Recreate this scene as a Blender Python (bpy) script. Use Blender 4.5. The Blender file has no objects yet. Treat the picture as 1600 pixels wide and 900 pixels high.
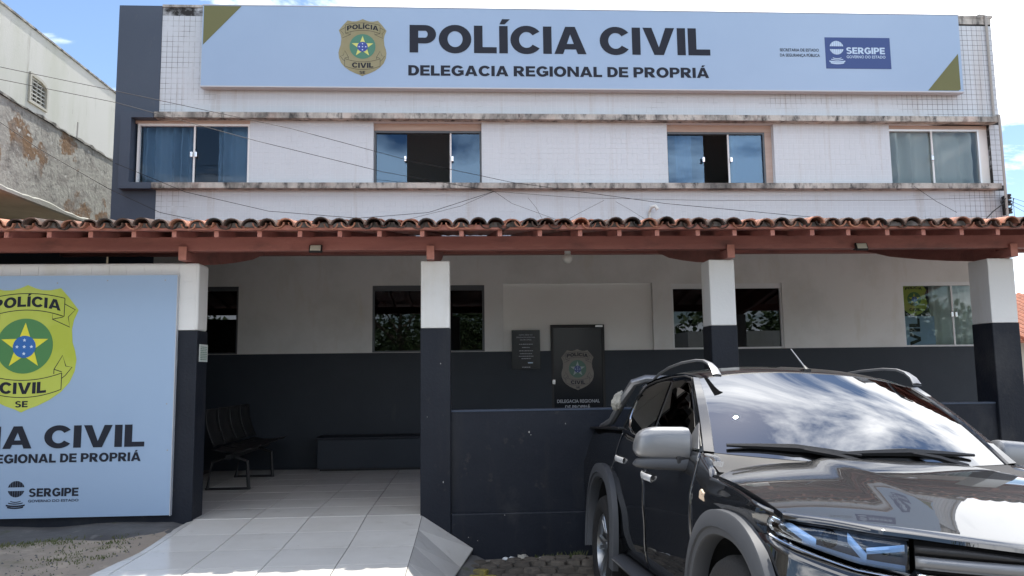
import bpy, bmesh, math, random
from mathutils import Vector, Matrix
R = math.radians
scene = bpy.context.scene
C = scene.collection
# ------------------------------------------------------------------ camera
yaw, pitch, roll = R(3.2152), R(6.2256), R(-0.7328)
CZ = 1.64
f = Vector((math.sin(yaw)*math.cos(pitch), math.cos(yaw)*math.cos(pitch), math.sin(pitch)))
r0 = Vector((math.cos(yaw), -math.sin(yaw), 0)); u0 = r0.cross(f)
r = r0*math.cos(roll) + u0*math.sin(roll); u = -r0*math.sin(roll) + u0*math.cos(roll)
cam = bpy.data.cameras.new('camera'); co = bpy.data.objects.new('camera', cam); C.objects.link(co)
co.matrix_world = Matrix(((r.x, u.x, -f.x, 0), (r.y, u.y, -f.y, 0), (r.z, u.z, -f.z, CZ), (0, 0, 0, 1)))
cam.sensor_width = 36; cam.lens = 1200/1600*36; cam.clip_end = 3000; cam.clip_start = .05
scene.camera = co
# ------------------------------------------------------------------ sky and sun
SUN_EL, SUN_AZ = 68, 25            # behind the building, to the right
w = bpy.data.worlds.new('World'); scene.world = w; w.use_nodes = True
nt = w.node_tree; nt.nodes.clear()
def N(t, **k):
    n = nt.nodes.new(t)
    for a, v in k.items(): setattr(n, a, v)
    return n
L = lambda a, b: nt.links.new(a, b)
sky = N('ShaderNodeTexSky', sky_type='NISHITA', sun_disc=False, sun_elevation=R(SUN_EL), sun_rotation=R(SUN_AZ), air_density=1.0, dust_density=.3, ozone_density=2.5)
tc = N('ShaderNodeTexCoord'); sx = N('ShaderNodeSeparateXYZ'); L(tc.outputs['Generated'], sx.inputs[0])
mz = N('ShaderNodeMath', operation='MAXIMUM'); L(sx.outputs['Z'], mz.inputs[0]); mz.inputs[1].default_value = .0
az_ = N('ShaderNodeMath', operation='ADD'); L(mz.outputs[0], az_.inputs[0]); az_.inputs[1].default_value = .18
dx = N('ShaderNodeMath', operation='DIVIDE'); L(sx.outputs['X'], dx.inputs[0]); L(az_.outputs[0], dx.inputs[1])
dy = N('ShaderNodeMath', operation='DIVIDE'); L(sx.outputs['Y'], dy.inputs[0]); L(az_.outputs[0], dy.inputs[1])
cx = N('ShaderNodeCombineXYZ'); L(dx.outputs[0], cx.inputs[0]); L(dy.outputs[0], cx.inputs[1]); cx.inputs[2].default_value = 1.7
CLOUD_OFF = (18.55, .41, 3.81)
mp = N('ShaderNodeMapping'); L(cx.outputs[0], mp.inputs[0]); mp.inputs['Location'].default_value = CLOUD_OFF
no = N('ShaderNodeTexNoise'); L(mp.outputs[0], no.inputs['Vector']); no.inputs['Scale'].default_value = 1.15; no.inputs['Detail'].default_value = 9; no.inputs['Roughness'].default_value = .58; no.inputs['Distortion'].default_value = .35
cr = N('ShaderNodeValToRGB'); L(no.outputs['Fac'], cr.inputs[0]); cr.color_ramp.elements[0].position = .475; cr.color_ramp.elements[1].position = .575
mx = N('ShaderNodeMix', data_type='RGBA'); L(cr.outputs[0], mx.inputs['Factor']); L(sky.outputs[0], mx.inputs['A']); mx.inputs['B'].default_value = (16.5, 16.8, 17.4, 1)
bg = N('ShaderNodeBackground'); L(mx.outputs['Result'], bg.inputs[0]); bg.inputs[1].default_value = .1
wo = N('ShaderNodeOutputWorld'); L(bg.outputs[0], wo.inputs[0])
sl = bpy.data.lights.new('sun', 'SUN'); so = bpy.data.objects.new('sun', sl); C.objects.link(so)
sl.energy = 3.6; sl.angle = R(.53); sl.color = (1, .95, .87)
sd = Vector((math.sin(R(SUN_AZ))*math.cos(R(SUN_EL)), math.cos(R(SUN_AZ))*math.cos(R(SUN_EL)), math.sin(R(SUN_EL))))
so.rotation_euler = sd.to_track_quat('Z', 'Y').to_euler(); so.location = sd*50
vs = scene.view_settings; vs.view_transform = 'Standard'; vs.look = 'None'; vs.exposure = 1.02; vs.gamma = 1; vs.use_curve_mapping = False
# ------------------------------------------------------------------ materials
MT = {}
def mat(name, col, rough=.6, metal=0, noise=None, bump=None, spec=.5, coat=0, objrand=0):
    """noise=(colour2, scale, lo, hi[, stretch xyz]); bump=(scale, strength); second noise layer by passing a list"""
    m = bpy.data.materials.new(name); m.use_nodes = True; t = m.node_tree; b = t.nodes['Principled BSDF']
    b.inputs['Base Color'].default_value = (*col, 1); b.inputs['Roughness'].default_value = rough; b.inputs['Metallic'].default_value = metal
    b.inputs['Specular IOR Level'].default_value = spec; b.inputs['Coat Weight'].default_value = coat; b.inputs['Coat Roughness'].default_value = .015; b.inputs['Coat IOR'].default_value = 1.85
    tcn = t.nodes.new('ShaderNodeTexCoord'); src = None
    ge = t.nodes.new('ShaderNodeNewGeometry')
    if noise:
        for k, ns in enumerate(noise if isinstance(noise, list) else [noise]):
            c2, sc, lo, hi = ns[:4]; st = ns[4] if len(ns) > 4 else (1, 1, 1)
            mp_ = t.nodes.new('ShaderNodeMapping'); t.links.new(ge.outputs['Position'], mp_.inputs[0]); mp_.inputs['Scale'].default_value = st; mp_.inputs['Location'].default_value = (k*3.7, k*1.3, k*5.1)
            n = t.nodes.new('ShaderNodeTexNoise'); t.links.new(mp_.outputs[0], n.inputs['Vector']); n.inputs['Scale'].default_value = sc; n.inputs['Detail'].default_value = 7; n.inputs['Roughness'].default_value = .62
            rp = t.nodes.new('ShaderNodeMapRange'); t.links.new(n.outputs['Fac'], rp.inputs[0]); rp.inputs[1].default_value = lo; rp.inputs[2].default_value = hi
            mxn = t.nodes.new('ShaderNodeMix'); mxn.data_type = 'RGBA'; t.links.new(rp.outputs[0], mxn.inputs['Factor'])
            if src: t.links.new(src, mxn.inputs['A'])
            else: mxn.inputs['A'].default_value = (*col, 1)
            mxn.inputs['B'].default_value = (*c2, 1); src = mxn.outputs['Result']
        t.links.new(src, b.inputs['Base Color'])
    if objrand:
        oi = t.nodes.new('ShaderNodeObjectInfo'); mr = t.nodes.new('ShaderNodeMapRange'); mr.inputs[3].default_value = 1-objrand; mr.inputs[4].default_value = 1+objrand*.4; t.links.new(oi.outputs['Random'], mr.inputs[0])
        hs_ = t.nodes.new('ShaderNodeHueSaturation'); t.links.new(mr.outputs[0], hs_.inputs['Value'])
        if src: t.links.new(src, hs_.inputs['Color'])
        else: hs_.inputs['Color'].default_value = (*col, 1)
        t.links.new(hs_.outputs[0], b.inputs['Base Color'])
    if bump:
        n = t.nodes.new('ShaderNodeTexNoise'); t.links.new(ge.outputs['Position'], n.inputs['Vector']); n.inputs['Scale'].default_value = bump[0]; n.inputs['Detail'].default_value = 5
        bp = t.nodes.new('ShaderNodeBump'); bp.inputs['Strength'].default_value = bump[1]; bp.inputs['Distance'].default_value = .02; t.links.new(n.outputs['Fac'], bp.inputs['Height']); t.links.new(bp.outputs[0], b.inputs['Normal'])
    MT[name] = m; return m
def glass(name, tint, gcol=(1, 1, 1), rough=0.0, ior=1.5):
    m = bpy.data.materials.new(name); m.use_nodes = True; t = m.node_tree; t.nodes.clear()
    o = t.nodes.new('ShaderNodeOutputMaterial'); a = t.nodes.new('ShaderNodeBsdfTransparent'); a.inputs[0].default_value = (*tint, 1)
    g = t.nodes.new('ShaderNodeBsdfGlossy'); g.inputs['Roughness'].default_value = rough; g.inputs['Color'].default_value = (*gcol, 1); fr = t.nodes.new('ShaderNodeFresnel'); fr.inputs[0].default_value = ior
    ms = t.nodes.new('ShaderNodeMixShader'); t.links.new(fr.outputs[0], ms.inputs[0]); t.links.new(a.outputs[0], ms.inputs[1]); t.links.new(g.outputs[0], ms.inputs[2]); t.links.new(ms.outputs[0], o.inputs[0])
    MT[name] = m; return m
mat('white_paint', (.74, .74, .72), .7, noise=[((.6, .6, .57), 1.3, .45, .75), ((.66, .64, .58), 6, .55, .8, (1, 1, .25))], bump=(60, .06))
mat('pillar_white', (.76, .76, .74), .6, noise=[((.62, .6, .53), 2.5, .5, .8, (1, 1, .3)), ((.5, .48, .42), 30, .68, .8)], bump=(45, .08))
mat('niche_paint', (.84, .83, .80), .7, noise=((.78, .77, .73), 1.1, .4, .8), bump=(50, .05))
mat('dark_paint', (.0115, .0145, .0225), .5, spec=.25, noise=[((.018, .022, .031), 2, .4, .8), ((.03, .031, .034), 3, .55, .85, (1.5, 1, .25)), ((.05, .048, .046), 9, .62, .8), ((.045, .046, .05), 1.1, .56, .72, (1, 1, .7)), ((.09, .088, .085), 28, .70, .80)], bump=(40, .14))
mat('dark_wall', (.026, .0335, .044), .55, spec=.3, noise=[((.034, .042, .054), 1.5, .4, .8), ((.06, .062, .066), 5, .66, .85, (1, 1, .3))], bump=(40, .06))
mat('band_paint', (.038, .055, .088), .5, noise=[((.047, .066, .10), 1.5, .4, .8), ((.10, .105, .11), 9, .62, .85, (1, 1, .2))], bump=(30, .05))
mat('tile_white', (.565, .605, .645), .22, noise=[((.52, .55, .575), .9, .45, .8, (1, 1, .35)), ((.42, .385, .355), 1.8, .56, .82, (2.6, 1, .16)), ((.34, .33, .32), 5, .64, .84, (2.2, 1, .10)), ((.48, .49, .50), 22, .6, .8)])
mat('ledge', (.50, .48, .44), .85, noise=[((.14, .135, .125), 3.2, .42, .66, (1, 1, .5)), ((.045, .045, .045), 11, .5, .68, (1, 1, .45)), ((.58, .48, .42), 2, .55, .8)], bump=(30, .3))
mat('soffit_pink', (.50, .40, .345), .8, noise=((.42, .31, .26), 4, .4, .7, (.4, 1, 3)))
mat('wood', (.37, .145, .12), .5, noise=[((.27, .10, .085), 4, .4, .7, (.35, 1, 2)), ((.45, .20, .17), 14, .6, .85, (.3, 1, 2)), ((.16, .075, .065), 2.2, .55, .75, (1, 1, 2.5))], bump=(50, .15))
mat('wood_lit', (.55, .235, .18), .55, noise=((.44, .17, .13), 12, .4, .7), bump=(60, .1))  # paler copy of the wood; skylight on outer faces put into the colour
mat('clay', (.52, .23, .14), .8, objrand=.25, noise=[((.28, .11, .07), 5, .42, .68), ((.04, .034, .03), 7, .50, .70), ((.62, .33, .22), 3, .58, .8)], bump=(40, .25))
mat('clay_old', (.13, .075, .055), .85, objrand=.3, noise=[((.03, .026, .024), 9, .4, .62), ((.36, .17, .11), 6, .60, .78)], bump=(40, .25))
mat('mortar', (.16, .14, .13), .9, noise=((.05, .045, .04), 14, .4, .65))
mat('floor_tile', (.80, .785, .74), .16, objrand=.10, noise=[((.68, .66, .61), 1.2, .42, .75), ((.58, .55, .50), 5, .60, .85), ((.40, .36, .31), 26, .66, .80)])
mat('floor_joint', (.09, .085, .08), .9)
mat('sign_white', (.33, .455, .625), .33, noise=((.295, .415, .585), .5, .35, .75))
mat('sign_edge', (.5, .52, .55), .4)
mat('print_dark', (.020, .024, .036), .6, spec=.2)
mat('print_olive', (.145, .150, .062), .5, spec=.3)
mat('print_navy', (.048, .085, .235), .5, spec=.3)
mat('print_pale', (.46, .60, .76), .35)
mat('shield_gold', (.23, .205, .095), .45, spec=.3, noise=((.34, .33, .22), .8, .35, .7))
mat('shield_lime', (.43, .50, .045), .35, noise=((.54, .61, .11), 1.4, .4, .75))
mat('shield_grey', (.20, .18, .155), .4)
mat('ring_green', (.06, .20, .13), .35); mat('ring_green2', (.065, .22, .065), .35); mat('ring_dull', (.07, .15, .11), .4)
mat('star_yellow', (.60, .62, .16), .35); mat('star_bright', (.74, .70, .04), .35); mat('star_dull', (.30, .36, .36), .4)
mat('disc_blue', (.035, .06, .30), .35); mat('disc_blue2', (.02, .13, .42), .35); mat('disc_dull', (.05, .08, .22), .4)
mat('tiny_star', (.62, .75, .88), .35)
mat('letter_grey', (.42, .44, .48), .4)
mat('aluminium', (.72, .73, .74), .35, .6); mat('frame_white', (.72, .73, .73), .4); mat('frame_dark', (.10, .11, .12), .4, .3)
mat('steel', (.75, .75, .76), .22, 1)
mat('curtain_blue', (.50, .585, .65), .8); mat('curtain_pale', (.70, .735, .72), .8)
mat('room', (.55, .55, .56), .9); mat('room_light', (.70, .69, .68), .9)
mat('black_plastic', (.012, .012, .013), .5, bump=(120, .1)); mat('rubber', (.014, .014, .015), .85, bump=(80, .2))
mat('cable', (.012, .012, .012), .6)
mat('paper', (.62, .66, .62), .6); mat('lamp_white', (.7, .7, .66), .4)
mat('led_panel', (.62, .62, .52), .3)
mat('peel', (.36, .36, .33), .9, noise=[((.20, .125, .07), 1.3, .545, .575), ((.22, .21, .195), 2.4, .46, .66, (1, 1, 1.4)), ((.10, .098, .09), 5, .56, .72, (1, 1, .6)), ((.045, .045, .042), 11, .62, .74, (1, 1, .45)), ((.45, .45, .43), 12, .60, .66)], bump=(18, .5))
mat('stain_white', (.40, .40, .375), .85, noise=[((.31, .32, .26), .9, .45, .75, (1, 1, .25)), ((.20, .20, .16), 3, .60, .82, (1.5, 1.5, .18)), ((.10, .098, .085), 8, .66, .82, (1, 1, .3))], bump=(25, .15))
mat('capping', (.30, .29, .27), .9, noise=((.06, .06, .055), 6, .4, .62), bump=(25, .4))
mat('soffit', (.55, .49, .38), .9, noise=((.40, .34, .24), 2, .4, .7))
mat('vent', (.33, .32, .28), .9); mat('dark_hole', (.02, .02, .02), .9)
mat('dirt', (.33, .28, .225), .95, noise=[((.27, .235, .195), 1.6, .45, .65), ((.48, .41, .33), 4, .55, .78), ((.16, .14, .115), 20, .6, .76), ((.13, .13, .06), 2.4, .60, .72)], bump=(14, .6))
mat('paving', (.17, .16, .145), .9, noise=[((.22, .20, .18), 3, .45, .7), ((.11, .105, .098), 14, .5, .7)], bump=(16, .5))
mat('concrete', (.115, .115, .115), .9, noise=[((.07, .07, .072), 2.2, .42, .66), ((.22, .215, .205), 7, .60, .78), ((.07, .08, .035), 3, .62, .75)], bump=(30, .4))
mat('cobble', (.10, .088, .075), .85, objrand=.35, noise=[((.16, .14, .115), 6, .45, .7), ((.055, .05, .045), 14, .55, .72)], bump=(40, .4))
mat('cobble_yellow', (.26, .22, .05), .85, noise=((.10, .09, .06), 12, .45, .6), bump=(40, .4))
mat('sand', (.05, .046, .04), .95, noise=((.085, .078, .065), 12, .45, .7), bump=(40, .5))
mat('grass', (.075, .095, .03), .8, noise=((.16, .15, .07), 9, .45, .7))
mat('leaf', (.05, .085, .022), .6, noise=[((.085, .12, .035), 1.2, .4, .7), ((.03, .05, .015), 5, .5, .75)]); mat('bark', (.12, .09, .065), .9, bump=(20, .5))
mat('pole', (.36, .35, .33), .9)
mat('house_wall', (.62, .59, .52), .85); mat('roof_red', (.38, .15, .09), .85, noise=((.2, .08, .05), 9, .4, .7))
mat('litter', (.55, .58, .60), .5); mat('litter_blue', (.25, .34, .55), .4)
# car
mat('car_paint', (.0045, .0055, .0075), .45, .0, coat=1.0, spec=.12, noise=((.006, .007, .009), 3, .4, .7))
mat('car_silver', (.23, .235, .245), .36, .6); mat('car_flare', (.072, .076, .084), .5, .2, spec=.35)
mat('chrome', (.85, .86, .87), .09, 1); mat('handle', (.62, .63, .64), .22, .45); mat('rim', (.32, .33, .34), .3, .9)
mat('lamp_dark', (.02, .022, .028), .15); mat('door_film', (.012, .015, .020), .22, spec=.35); mat('lamp_shell', (.075, .09, .12), .3, .4); mat('sky_sheen_blue', (.55, .74, .97), .2, .25); mat('marker', (.80, .62, .45), .25)  # blue of the headlight strips is reflected sky put into the colour
mat('interior_dark', (.008, .008, .009), .9)
m_ws = glass('windshield', (.10, .12, .12), ior=3.3); glass('car_tint', (.035, .04, .045), ior=1.5); glass('lens', (.80, .86, .93), ior=1.5)
glass('glass_blue', (.66, .74, .80), (.9, .95, 1), ior=1.42); glass('glass_grey', (.84, .87, .87), ior=1.45); glass('glass_dark', (.10, .11, .12), (.85, .92, 1), ior=1.55); glass('glass_mid', (.86, .91, .91), ior=1.38); glass('glass_clear', (.42, .58, .70), (.50, .70, .92), ior=1.8)
# ------------------------------------------------------------------ mesh helpers
class MB:
    def __init__(s): s.v = []; s.f = []
    def add(s, vs, fs):
        o = len(s.v); s.v += [tuple(p) for p in vs]; s.f += [tuple(i+o for i in q) for q in fs]; return s
    def box(s, x0, x1, y0, y1, z0, z1, skip=''):
        p = [(x0,y0,z0),(x1,y0,z0),(x1,y1,z0),(x0,y1,z0),(x0,y0,z1),(x1,y0,z1),(x1,y1,z1),(x0,y1,z1)]
        return s.add(p, [(0,3,2,1),(4,5,6,7),(0,1,5,4),(1,2,6,5),(2,3,7,6),(3,0,4,7)])
    def prism(s, pts, d):
        """closed polygon pts (3D), extruded by vector d"""
        n = len(pts); d = Vector(d); a = [Vector(p) for p in pts]; b = [p+d for p in a]
        return s.add(a+b, [tuple(range(n))[::-1], tuple(range(n, 2*n))] + [(i, (i+1) % n, n+(i+1) % n, n+i) for i in range(n)])
    def grid(s, P):
        """P rows of points -> open surface"""
        n, m = len(P), len(P[0])
        return s.add([q for row in P for q in row], [(i*m+j, i*m+j+1, (i+1)*m+j+1, (i+1)*m+j) for i in range(n-1) for j in range(m-1)])
    def tube(s, pts, rad, k=6, cap=True):
        pts = [Vector(p) for p in pts]; n = len(pts); rows = []
        rads = rad if isinstance(rad, (list, tuple)) else [rad]*n
        for i, p in enumerate(pts):
            t = (pts[min(i+1, n-1)]-pts[max(i-1, 0)]).normalized()
            a = t.cross(Vector((0, 0, 1))) if abs(t.z) < .95 else t.cross(Vector((1, 0, 0)))
            a.normalize(); b = t.cross(a)
            rows.append([p + (a*math.cos(2*math.pi*j/k)+b*math.sin(2*math.pi*j/k))*rads[i] for j in range(k)])
        o = len(s.v); s.v += [tuple(q) for row in rows for q in row]
        s.f += [(o+i*k+j, o+i*k+(j+1) % k, o+(i+1)*k+(j+1) % k, o+(i+1)*k+j) for i in range(n-1) for j in range(k)]
        if cap: s.f += [tuple(o+j for j in range(k))[::-1], tuple(o+(n-1)*k+j for j in range(k))]
        return s
    def mesh(s, name, m, smooth=False, fix=True):
        me = bpy.data.meshes.new(name); me.from_pydata(s.v, [], s.f)
        if fix:
            bm = bmesh.new(); bm.from_mesh(me); bmesh.ops.recalc_face_normals(bm, faces=bm.faces); bm.to_mesh(me); bm.free()
        if m: me.materials.append(MT[m])
        if smooth: me.shade_smooth(); me.set_sharp_from_angle(angle=R(42))
        return me
    def build(s, name, m, parent=None, smooth=False, fix=True):
        return link(name, s.mesh(name, m, smooth, fix), parent)
def link(name, me, parent=None, loc=None):
    o = bpy.data.objects.new(name, me); C.objects.link(o)
    if parent is not None: o.parent = parent
    if loc is not None: o.location = loc
    return o
def tag(o, label=None, cat=None, group=None, kind=None):
    if label: o['label'] = label
    if cat: o['category'] = cat
    if group: o['group'] = group
    if kind: o['kind'] = kind
    return o
def thing(name, loc, label, cat, group=None):
    o = bpy.data.objects.new(name, None); C.objects.link(o); o.location = loc; o.empty_display_size = .1
    return tag(o, label, cat, group)
def bevel(o, wd=.01, seg=2):
    md = o.modifiers.new('bevel', 'BEVEL'); md.width = wd; md.segments = seg; md.limit_method = 'ANGLE'; md.angle_limit = R(40); return o
def rnd(a, b): return random.uniform(a, b)
def interp(x, T):
    if x <= T[0][0]: return T[0][1]
    for (a, p), (b, q) in zip(T, T[1:]):
        if x <= b: return p + (q-p)*(x-a)/(b-a)
    return T[-1][1]
def smooth_interp(x, T):
    """Catmull-Rom through T"""
    n = len(T)
    if x <= T[0][0]: return T[0][1]
    if x >= T[-1][0]: return T[-1][1]
    for i in range(n-1):
        if x <= T[i+1][0]:
            x0, y0 = T[i]; x1, y1 = T[i+1]
            m0 = (T[i+1][1]-T[max(i-1, 0)][1])/(T[i+1][0]-T[max(i-1, 0)][0]); m1 = (T[min(i+2, n-1)][1]-T[i][1])/(T[min(i+2, n-1)][0]-T[i][0])
            h = x1-x0; t = (x-x0)/h
            return (2*t**3-3*t*t+1)*y0+(t**3-2*t*t+t)*h*m0+(-2*t**3+3*t*t)*y1+(t**3-t*t)*h*m1
# flat lettering from the built-in font: returns verts/faces of a flat mesh, lower-left at 0, cap height 1 -> fitted to width/height
def glyphs(body, bold=.02):
    cu = bpy.data.curves.new('t', 'FONT'); cu.body = body; cu.size = 1; cu.offset = bold; cu.resolution_u = 4; cu.space_character = 1+max(0, bold-.02)*3.4
    o = bpy.data.objects.new('t', cu); C.objects.link(o); dg = bpy.context.evaluated_depsgraph_get(); dg.update()
    me = bpy.data.meshes.new_from_object(o.evaluated_get(dg)); v = [tuple(p.co) for p in me.vertices]; fc = [tuple(p.vertices) for p in me.polygons]
    bpy.data.objects.remove(o); bpy.data.curves.remove(cu); bpy.data.meshes.remove(me); return v, fc
def _arc(cx_, cz, ro, rzo, ri, rzi, a0, a1, n=14):
    out = []
    for i_ in range(n):
        p_, q_ = R(a0+(a1-a0)*i_/n), R(a0+(a1-a0)*(i_+1)/n)
        out.append([(cx_+ro*math.cos(p_), cz+rzo*math.sin(p_)), (cx_+ro*math.cos(q_), cz+rzo*math.sin(q_)), (cx_+ri*math.cos(q_), cz+rzi*math.sin(q_)), (cx_+ri*math.cos(p_), cz+rzi*math.sin(p_))])
    return out
def _rc(x0, x1, z0, z1): return [[(x0, z0), (x1, z0), (x1, z1), (x0, z1)]]
GL = {'I': (.28, [_rc(0, .28, 0, 1)]), 'L': (.74, [_rc(0, .28, 0, 1)+_rc(.28, .74, 0, .22)]),
 'E': (.80, [_rc(0, .28, 0, 1)+_rc(.28, .80, 0, .21)+_rc(.28, .74, .40, .60)+_rc(.28, .79, .79, 1)]),
 'P': (.86, [_rc(0, .28, 0, 1)+_rc(.28, .50, .79, 1)+_rc(.28, .50, .33, .54)+_arc(.50, .665, .36, .335, .085, .125, -90, 90)]),
 'R': (.93, [_rc(0, .28, 0, 1)+_rc(.28, .50, .79, 1)+_rc(.28, .50, .37, .56)+_arc(.50, .685, .37, .315, .085, .115, -90, 90), [[(.30, .371), (.30, .36), (.60, 0), (.93, 0), (.68, .40), (.50, .40)]]]),
 'D': (.90, [_rc(0, .28, 0, 1)+_rc(.28, .42, .78, 1)+_rc(.28, .42, 0, .22)+_arc(.42, .5, .48, .5, .19, .28, -90, 90)]),
 'O': (1.06, [_arc(.53, .5, .53, .52, .245, .29, 0, 360, 32)]), 'C': (.99, [_arc(.53, .5, .53, .52, .245, .29, 36, 324, 28)]),
 'G': (1.03, [_arc(.53, .5, .53, .52, .245, .29, 36, 318, 28), _rc(.55, 1.02, .36, .55)+_rc(.74, 1.02, .10, .36)]),
 'A': (1.06, [[[(0, 0), (.29, 0), (.53, .72), (.53, 1), (.37, 1)], [(1.06, 0), (.69, 1), (.53, 1), (.53, .72), (.77, 0)]], [[(.29, .17), (.77, .17), (.70, .37), (.36, .37)]]]),
 'V': (1.06, [[[(0, 1), (.37, 0), (.53, 0), (.53, .28), (.30, 1)], [(1.06, 1), (.76, 1), (.53, .28), (.53, 0), (.69, 0)]]]),
 'N': (.98, [_rc(0, .26, 0, 1)+_rc(.72, .98, 0, 1), [[(.001, 1), (.70, .0), (.979, 0), (.28, 1)]]]),
 'S': (.88, [_arc(.45, .715, .42, .30, .15, .11, 25, 270, 18), _arc(.43, .29, .45, .31, .16, .115, -155, 90, 18)]), 'T': (.84, [_rc(0, .84, .79, 1)+_rc(.28, .56, 0, .79)])}
def block_text(body, x0, x1, zb, zt, y, m, parent, bend=None, rot=False, joined=False):
    base = {'Í': 'I', 'Á': 'A'}; pen = 0; items = []
    for ch in body:
        if ch == ' ': pen += .36; continue
        wd, groups = GL[base.get(ch, ch)]; g_ = [list(q) for q in groups]
        if ch in base: c_ = wd/2; g_.append([[(c_-.13, 1.06), (c_+.04, 1.06), (c_+.22, 1.25), (c_-.04, 1.25)]])
        items.append((pen, g_)); pen += wd+.085
    W = pen-.085; mbs = []; objs = []
    mb_ = MB()
    for px_, groups in items:
        if not joined: mb_ = MB()
        for k, polys in enumerate(groups):
            for pl in polys:
                P = []
                for (a, b) in pl:
                    s_ = (px_+a)/W
                    if rot: X, Z = x1-(x1-x0)*b, zb+(zt-zb)*s_
                    else:
                        X, Z = x0+(x1-x0)*s_, zb+(zt-zb)*b
                        if bend: Z += bend(X)
                    P.append((X, y-.0004*k, Z))
                mb_.add(P, [tuple(range(len(P)))])
        if not joined: objs.append(mb_.build('letter', m, parent, fix=False))
    if joined: objs.append(mb_.build('lettering', m, parent, fix=False)); objs[0]['kind'] = 'stuff'
    return objs
_cap = {}
def lettering(name, body, x0, x1, zb, zt, y, m, parent=None, bold=.02, bend=None, label=None, rot=False):
    if bold >= .04: return block_text(body, x0, x1, zb, zt, y, m, parent, bend, rot, joined=(bold < .05))
    if bold not in _cap: _cap[bold] = (min(p[1] for p in glyphs('E', bold)[0]), max(p[1] for p in glyphs('E', bold)[0]))
    c0, c1 = _cap[bold]
    v, fc = glyphs(body, bold); a = min(p[0] for p in v); b = max(p[0] for p in v)
    out = []
    for p in v:
        s_ = (p[0]-a)/(b-a); t_ = (p[1]-c0)/(c1-c0)
        if rot: X, Z = x1-(x1-x0)*t_, zb+(zt-zb)*s_
        else:
            X = x0+(x1-x0)*s_; Z = zb+(zt-zb)*t_
            if bend: Z += bend(X)
        out.append((X, y, Z))
    me = bpy.data.meshes.new(name); me.from_pydata(out, [], fc); me.materials.append(MT[m])
    o = link(name, me, parent); o['kind'] = 'stuff'
    if label: o['label'] = label
    return [o]
def flat(pts, y0, y1): return MB().prism([(p[0], y0, p[1]) for p in pts], (0, y1-y0, 0))
def stroke(mb, pts, wd, y):
    """flat ribbon along a polyline in XZ"""
    P = [Vector((p[0], p[1])) for p in pts]; n = len(P); rowa = []; rowb = []
    for i in range(n):
        t = (P[min(i+1, n-1)]-P[max(i-1, 0)]).normalized(); nn = Vector((-t.y, t.x))*wd/2
        rowa.append((P[i].x+nn.x, y, P[i].y+nn.y)); rowb.append((P[i].x-nn.x, y, P[i].y-nn.y))
    mb.grid([rowa, rowb])
SH = [(0,.619),(.07,.588),(.14,.568),(.22,.566),(.316,.586),(.40,.49),(.495,.368),(.455,.27),(.44,.18),(.452,.05),(.482,-.04),(.497,-.12),(.485,-.23),(.44,-.34),(.363,-.43),(.26,-.505),(.15,-.56),(.06,-.592),(0,-.622)]
def circ(cx_, cz, rr, n=40): return [(cx_+rr*math.cos(2*math.pi*i/n), cz+rr*math.sin(2*math.pi*i/n)) for i in range(n)]
def star(cx_, cz, ro, ri): return [(cx_+(ro if i % 2 == 0 else ri)*math.sin(math.pi*i/5), cz+(ro if i % 2 == 0 else ri)*math.cos(math.pi*i/5)) for i in range(10)]
def emblem(parent, cx_, cz, W, y, mats, sx_=1, nested=True, outline=True):
    """police shield facing -Y; W = width; y = surface it lies on"""
    sh, rg, st, dc, ts, dk = mats
    T = lambda pts: [(cx_+p[0]*W*sx_, cz+p[1]*W) for p in pts]
    plate = flat(T(SH+[(-a, b) for a, b in SH[-2:0:-1]]), y, y-.003).build('shield', sh, parent)
    q = plate if nested else parent
    flat(T(circ(0, .02, .268, 48)), y-.003, y-.005).build('green_disc', rg, q)
    flat(T(star(0, .015, .232, .093)), y-.005, y-.007).build('star', st, q)
    flat(T(circ(0, .012, .108, 32)), y-.007, y-.009).build('blue_disc', dc, q)
    for a, b in ((0, .012), (-.068, .012), (.068, .012), (0, .076), (0, -.055)):
        flat(T(star(a, b, .018, .008)), y-.009, y-.010).build('small_star', ts, q)
    tb = lambda a, c: (lambda X: (c-a*((X-cx_)/(W*sx_*.36))**2)*W)
    lettering('lettering', 'POLÍCIA', cx_-.325*W*sx_, cx_+.325*W*sx_, cz+.385*W, cz+.487*W, y-.0045, dk, q, .045, tb(.055, .02))
    lettering('lettering', 'CIVIL', cx_-.215*W*sx_, cx_+.225*W*sx_, cz-.445*W, cz-.335*W, y-.0045, dk, q, .045, tb(-.03, 0))
    lettering('lettering', 'SE', cx_-.06*W*sx_, cx_+.06*W*sx_, cz-.572*W, cz-.512*W, y-.0045, dk, q, .045)
    if outline:
        mb = MB(); wd = .0075*W; yy = y-.0042
        arc = lambda x0, x1, zc, ze: [(x0+(x1-x0)*i/14, zc+(ze-zc)*((2*i/14-1)**2)) for i in range(15)]
        for pl in (arc(-.36, .36, .535, .485), arc(-.36, .36, .372, .305), [(-.36, .485), (-.36, .305)], [(.36, .485), (.36, .305)],
                   arc(-.365, .365, -.313, -.246), arc(-.365, .365, -.478, -.405), [(-.365, -.246), (-.365, -.405)], [(.365, -.246), (.365, -.405)]):
            stroke(mb, T(pl), wd, yy)
        for s_ in (-1, 1):
            for pl in ([(.36, .43), (.465, .37), (.40, .30), (.42, .20), (.25, .28), (.25, .34), (.36, .305)], [(.25, .28), (.35, .30)],
                       [(.365, -.3), (.40, -.27), (.46, -.19), (.40, -.18), (.365, -.075), (.29, -.21), (.29, -.255)], [(.29, -.21), (.365, -.235)]):
                stroke(mb, T([(s_*a, b) for a, b in pl]), wd, yy)
        mb.build('ribbon_outline', dk, q, fix=False)['kind'] = 'stuff'
    return plate
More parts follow.
